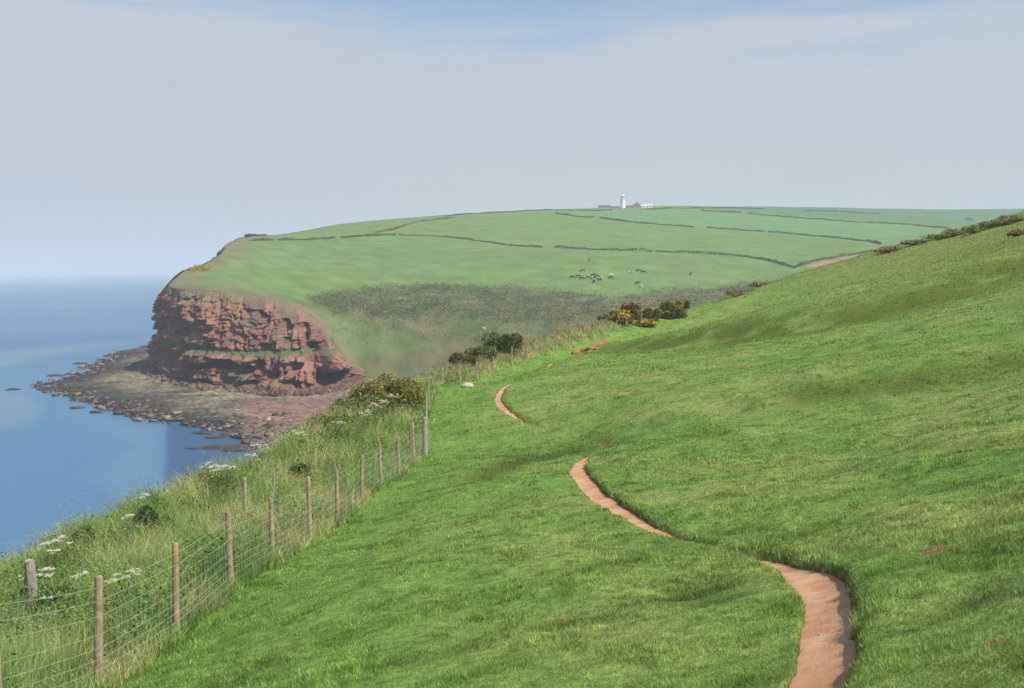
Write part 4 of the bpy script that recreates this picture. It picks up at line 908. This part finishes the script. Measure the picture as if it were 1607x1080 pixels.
def skin_body(name, verts, edges, radii, root):
    me = bpy.data.meshes.new(name); me.from_pydata(verts, edges, []); o = bpy.data.objects.new(name, me); COL.objects.link(o)
    md = o.modifiers.new('s', 'SKIN'); sv = me.skin_vertices[0].data
    for i, r in enumerate(radii): sv[i].radius = r if hasattr(r, '__len__') else (r, r)
    sv[root].use_root = True
    sb = o.modifiers.new('d', 'SUBSURF'); sb.levels = 1
    dg = bpy.context.evaluated_depsgraph_get(); dg.update(); m2 = bpy.data.meshes.new_from_object(o.evaluated_get(dg)); m2.name = name
    bpy.data.objects.remove(o); return m2
def cow_mesh(graze):
    v = [(-.95, 0, 1.15), (-.4, 0, 1.12), (.2, 0, 1.1), (.75, 0, 1.2)]; r = [(.30, .27), (.38, .36), (.40, .38), (.30, .30)]
    if graze: v += [(1.1, 0, .95), (1.4, .0, .55), (1.5, 0, .32), (1.72, 0, .12)]
    else: v += [(1.12, 0, 1.45), (1.4, 0, 1.68), (1.58, 0, 1.66), (1.82, 0, 1.52)]
    r += [.21, .15, .15, .09]; e = [(i, i + 1) for i in range(7)]
    for x, j in ((-.95, 0), (.75, 3)):
        for s in (-1, 1):
            b = len(v); back = x < 0
            v += [(x + (.02 if back else 0), s * .2, .85), (x + (-.14 if back else .02), s * .22, .50), (x - (.06 if back else 0), s * .22, .12), (x + .04, s * .22, 0.0)]
            r += [.16, .085, .05, .07]; e += [(j, b), (b, b + 1), (b + 1, b + 2), (b + 2, b + 3)]
    b = len(v); v += [(-1.27, 0, 1.1), (-1.33, 0, .6)]; r += [.05, .035]; e += [(0, b), (b, b + 1)]
    h = v[6]; 
    for s in (-1, 1): b = len(v); v.append((h[0] - .08, s * .24, h[2] + .1)); r.append(.035); e.append((6, b))
    return skin_body('body', v, e, r, 1)
def cow_mat(name, a, b=None, th=.5):
    m = mat_basic(name, a, .8)
    if b:
        nt = m.node_tree; N = nt.nodes.new; L = nt.links.new; n = N('ShaderNodeTexNoise'); n.inputs['Scale'].default_value = 1.1; n.inputs['Detail'].default_value = 1
        tc = N('ShaderNodeTexCoord'); L(tc.outputs['Object'], n.inputs[0]); cr = N('ShaderNodeValToRGB'); cr.color_ramp.elements[0].position = th; cr.color_ramp.elements[1].position = th + .03
        cr.color_ramp.elements[0].color = (*a, 1); cr.color_ramp.elements[1].color = (*b, 1); L(n.outputs[0], cr.inputs[0]); L(cr.outputs[0], nt.nodes['Principled BSDF'].inputs['Base Color'])
    return m
def cattle():
    mg, ms = cow_mesh(True), cow_mesh(False)
    mats = dict(black=cow_mat('black_hide', (.018, .018, .018)), brown=cow_mat('brown_hide', (.09, .05, .03)), white=cow_mat('cream_hide', (.68, .64, .54)), pied=cow_mat('pied_hide', (.02, .02, .02), (.65, .62, .56), .56), red=cow_mat('red_pied_hide', (.22, .09, .05), (.7, .65, .58), .5))
    cache = {}
    S = [(898, 437, 'black', 1, .2, 'leftmost black cow of the herd'), (908, 436, 'brown', 0, 2.8, 'brown cow second from the left in the herd'), (913, 439, 'black', 1, .4, 'black cow grazing just below the brown cow at the left'), (914, 427, 'brown', 1, 3.0, 'dark brown cow above the left end of the herd'),
         (923, 438, 'brown', 1, .1, 'brown cow between the left group and the central dark huddle'), (931, 434, 'black', 0, .3, 'black cow at the top left of the central huddle'), (937, 436, 'black', 1, 2.9, 'black cow at the right of the central huddle'), (932, 439, 'pied', 1, .2, 'black and white cow in front of the central huddle'), (932, 444, 'black', 1, 1.2, 'lowest black cow of the central huddle, seen end on'), (941, 442, 'pied', 0, 3.3, 'black and white cow right of the lowest black one'),
         (945, 438, 'white', 1, 1.5, 'pale cow seen end on beside the central huddle'), (959, 434, 'white', 1, .1, 'cream cow standing alone right of the central huddle'), (959, 438, 'brown', 1, 2.7, 'brown calf like cow just below the lone cream cow'), (991, 430, 'red', 1, .2, 'red and white cow left of the upper right pair'), (1002, 427, 'black', 1, 2.9, 'left black cow of the upper right pair'), (1010, 429, 'black', 1, .3, 'right black cow of the upper right pair'),
         (1000, 447, 'black', 0, .2, 'black cow low in the pasture near the scrub'), (1006, 452, 'white', 1, 2.2, 'cream cow lowest in the pasture, at the scrub edge'), (925, 410, 'black', 0, 1.5, 'dark cow seen end on far above the herd near the hedge'), (1084, 432, 'black', 1, 1.3, 'dark cow far to the right of the herd, on its own')]
    for px, py, c, g, rz, l in S:
        q = fhit(px, py); k = (c, g)
        if k not in cache:
            me = (mg if g else ms).copy(); me.materials.clear(); me.materials.append(mats[c])
            for p in me.polygons: p.use_smooth = True
            cache[k] = me
        o = bpy.data.objects.new('cow', cache[k]); COL.objects.link(o); o.location = (q[0], q[1], q[2] - .03); o.rotation_euler = (0, 0, rz); o.scale = (1.15,) * 3
        tag(o, l + ', in the far pasture' if 'pasture' not in l else l, 'cow', 'cattle grazing in the far pasture')
cattle()

def buildings():
    D = 1225.
    def spot(px, dy=0, d=D):
        q = P(px, 326, d); return np.array([q[0], q[1], zf(q[0], q[1]) + dy])
    # lighthouse
    q = spot(977.5); root = empty('lighthouse', tuple(q), label='white round lighthouse tower standing on the far skyline', cat='lighthouse')
    def lathe(name, prof, mat, n=28):
        bm = bmesh.new(); R = [[bm.verts.new((math.cos(6.2832 * i / n) * r, math.sin(6.2832 * i / n) * r, z)) for i in range(n)] for r, z in prof]
        for a, b in zip(R, R[1:]):
            for i in range(n): bm.faces.new((a[i], a[(i + 1) % n], b[(i + 1) % n], b[i]))
        bm.faces.new(R[0][::-1]); bm.faces.new(R[-1]); return bm_obj(name, bm, mat, root, smooth=False)
    s = 1.0
    lathe('tower', [(3.1, -1), (3.0, 1.0), (2.75, 5), (2.55, 8.6), (2.5, 9.6)], M_WHITE)
    g = lathe('gallery', [(2.5, 9.6), (3.2, 9.9), (3.25, 10.15), (3.0, 10.2)], M_WHITE)
    bm = bmesh.new()
    for i in range(16):
        a = 6.2832 * i / 16; tube(bm, [(3.1 * math.cos(a), 3.1 * math.sin(a), 10.15), (3.1 * math.cos(a), 3.1 * math.sin(a), 11.1)], .04, 4)
    tube(bm, [(3.1 * math.cos(6.2832 * i / 24), 3.1 * math.sin(6.2832 * i / 24), 11.1) for i in range(25)], .05, 4, False)
    r = bm_obj('railing', bm, M_WHITE, g)
    lathe('lantern_room', [(2.0, 10.2), (2.0, 10.9), (1.95, 11.0), (1.95, 12.9), (2.1, 13.0)], M_WHITE)
    bm = bmesh.new()
    for i in range(10):
        a = 6.2832 * i / 10; box(bm, (1.99 * math.cos(a), 1.99 * math.sin(a), 12.0), (.06, .9, 1.5), a)
    bm_obj('lantern_glass', bm, M_GLASS, root)
    lathe('dome', [(2.15, 13.0), (2.0, 13.5), (1.4, 14.1), (.6, 14.45), (.2, 14.55), (.15, 15.1)], M_WHITE)
    for z, a in ((3.0, -1.7), (6.4, -1.7)):
        bm = bmesh.new(); rr = 2.9 - z * .045; box(bm, (rr * math.cos(a), rr * math.sin(a), z), (.12, .7, 1.1), a); bm_obj('window', bm, M_GLASS, root)
    def house(px, w, dp, h, rh, wm, rm, label, name, hip=False, chim=1, rz=0, d=D, wins=2, dy=0):
        q = spot(px, dy, d); rt = empty(name, tuple(q), rz, label=label, cat='building', group='buildings beside the lighthouse')
        bm = bmesh.new(); box(bm, (0, 0, h / 2 - .5), (w, dp, h + 1)); bm_obj('wall', bm, wm, rt)
        bm = bmesh.new(); e = .3; ins = dp / 2 if hip else 0
        a = [bm.verts.new(p) for p in ((-w / 2 - e, -dp / 2 - e, h + .01), (w / 2 + e, -dp / 2 - e, h + .01), (w / 2 + e, dp / 2 + e, h + .01), (-w / 2 - e, dp / 2 + e, h + .01))]
        b = [bm.verts.new(p) for p in ((-w / 2 - e + ins, 0, h + rh), (w / 2 + e - ins, 0, h + rh))]
        for f in ((a[0], a[1], b[1], b[0]), (a[2], a[3], b[0], b[1]), (a[1], a[2], b[1]), (a[3], a[0], b[0]), (a[3], a[2], a[1], a[0])): bm.faces.new(f)
        ro = bm_obj('roof', bm, rm, rt)
        for i in range(chim):
            bm = bmesh.new(); box(bm, ((i - .5) * w * .7 if chim > 1 else w * .3, 0, h + rh * .8 + .4), (.8, .6, 1.6)); bm_obj('chimney', bm, wm, ro)
        for i in range(wins):
            bm = bmesh.new(); box(bm, (-w / 2 + w * (i + 1) / (wins + 1), -dp / 2 - .01, h * .55), (.9, .1, 1.1)); bm_obj('window', bm, M_GLASS, rt)
    house(949, 13, 6, 2.0, 1.4, M_STONEW, M_SLATE, 'long low grey building at the left end of the lighthouse cluster', 'outbuilding', chim=0, wins=3)
    house(964, 11, 5, 1.3, .9, M_STONEW, M_REDROOF, 'very low brown roofed shed just left of the lighthouse', 'shed', chim=0, wins=2)
    house(989, 9, 6, 1.8, 1.3, M_STONEW, M_REDROOF, 'low brown roofed building just right of the lighthouse', 'outbuilding', chim=0, wins=2)
    house(999, 8, 7, 3.0, 3.4, M_STONEW, M_SLATE, 'grey house with a steep slate roof, tallest right of the lighthouse', 'house', hip=True, chim=1)
    house(1011, 5.5, 5, 2.6, 1.2, M_WHITE, M_WHITE, 'white cottage, left one of the two bright cottages', 'cottage', chim=1, dy=-.3)
    house(1020, 4.5, 5, 2.6, 1.2, M_WHITE, M_WHITE, 'small white cottage, right one of the two bright cottages', 'cottage', chim=0, dy=0)
    q = spot(1040); rt = empty('radio_mast', tuple(q), label='thin pale mast standing right of the lighthouse buildings', cat='mast')
    bm = bmesh.new(); tube(bm, [(0, 0, -.5), (0, 0, 8.5)], [.12, .06], 6); bm_obj('pole', bm, M_WIRE, rt)
    bm = bmesh.new(); tube(bm, [(-.8, 0, 7.6), (.8, 0, 7.6)], .05, 5); bm_obj('crossbar', bm, M_WIRE, rt)
buildings()

# ------------------------------------------------------------------ haze
def haze():
    bm = bmesh.new(); box(bm, (-7500, 21000, 76), (78000, 50500, 218)); 
    m = bpy.data.materials.new('haze_air'); m.use_nodes = True; nt = m.node_tree; nt.nodes.remove(nt.nodes['Principled BSDF'])
    v = nt.nodes.new('ShaderNodeVolumePrincipled'); v.inputs['Color'].default_value = (.93, .96, 1.0, 1); v.inputs['Density'].default_value = .00021; v.inputs['Density Attribute'].default_value = ''
    nt.links.new(v.outputs[0], nt.nodes['Material Output'].inputs['Volume'])
    bm_obj('haze', bm, m, kind='stuff', label='thin pale sea haze lying over the water and the headland', cat='haze')
haze()
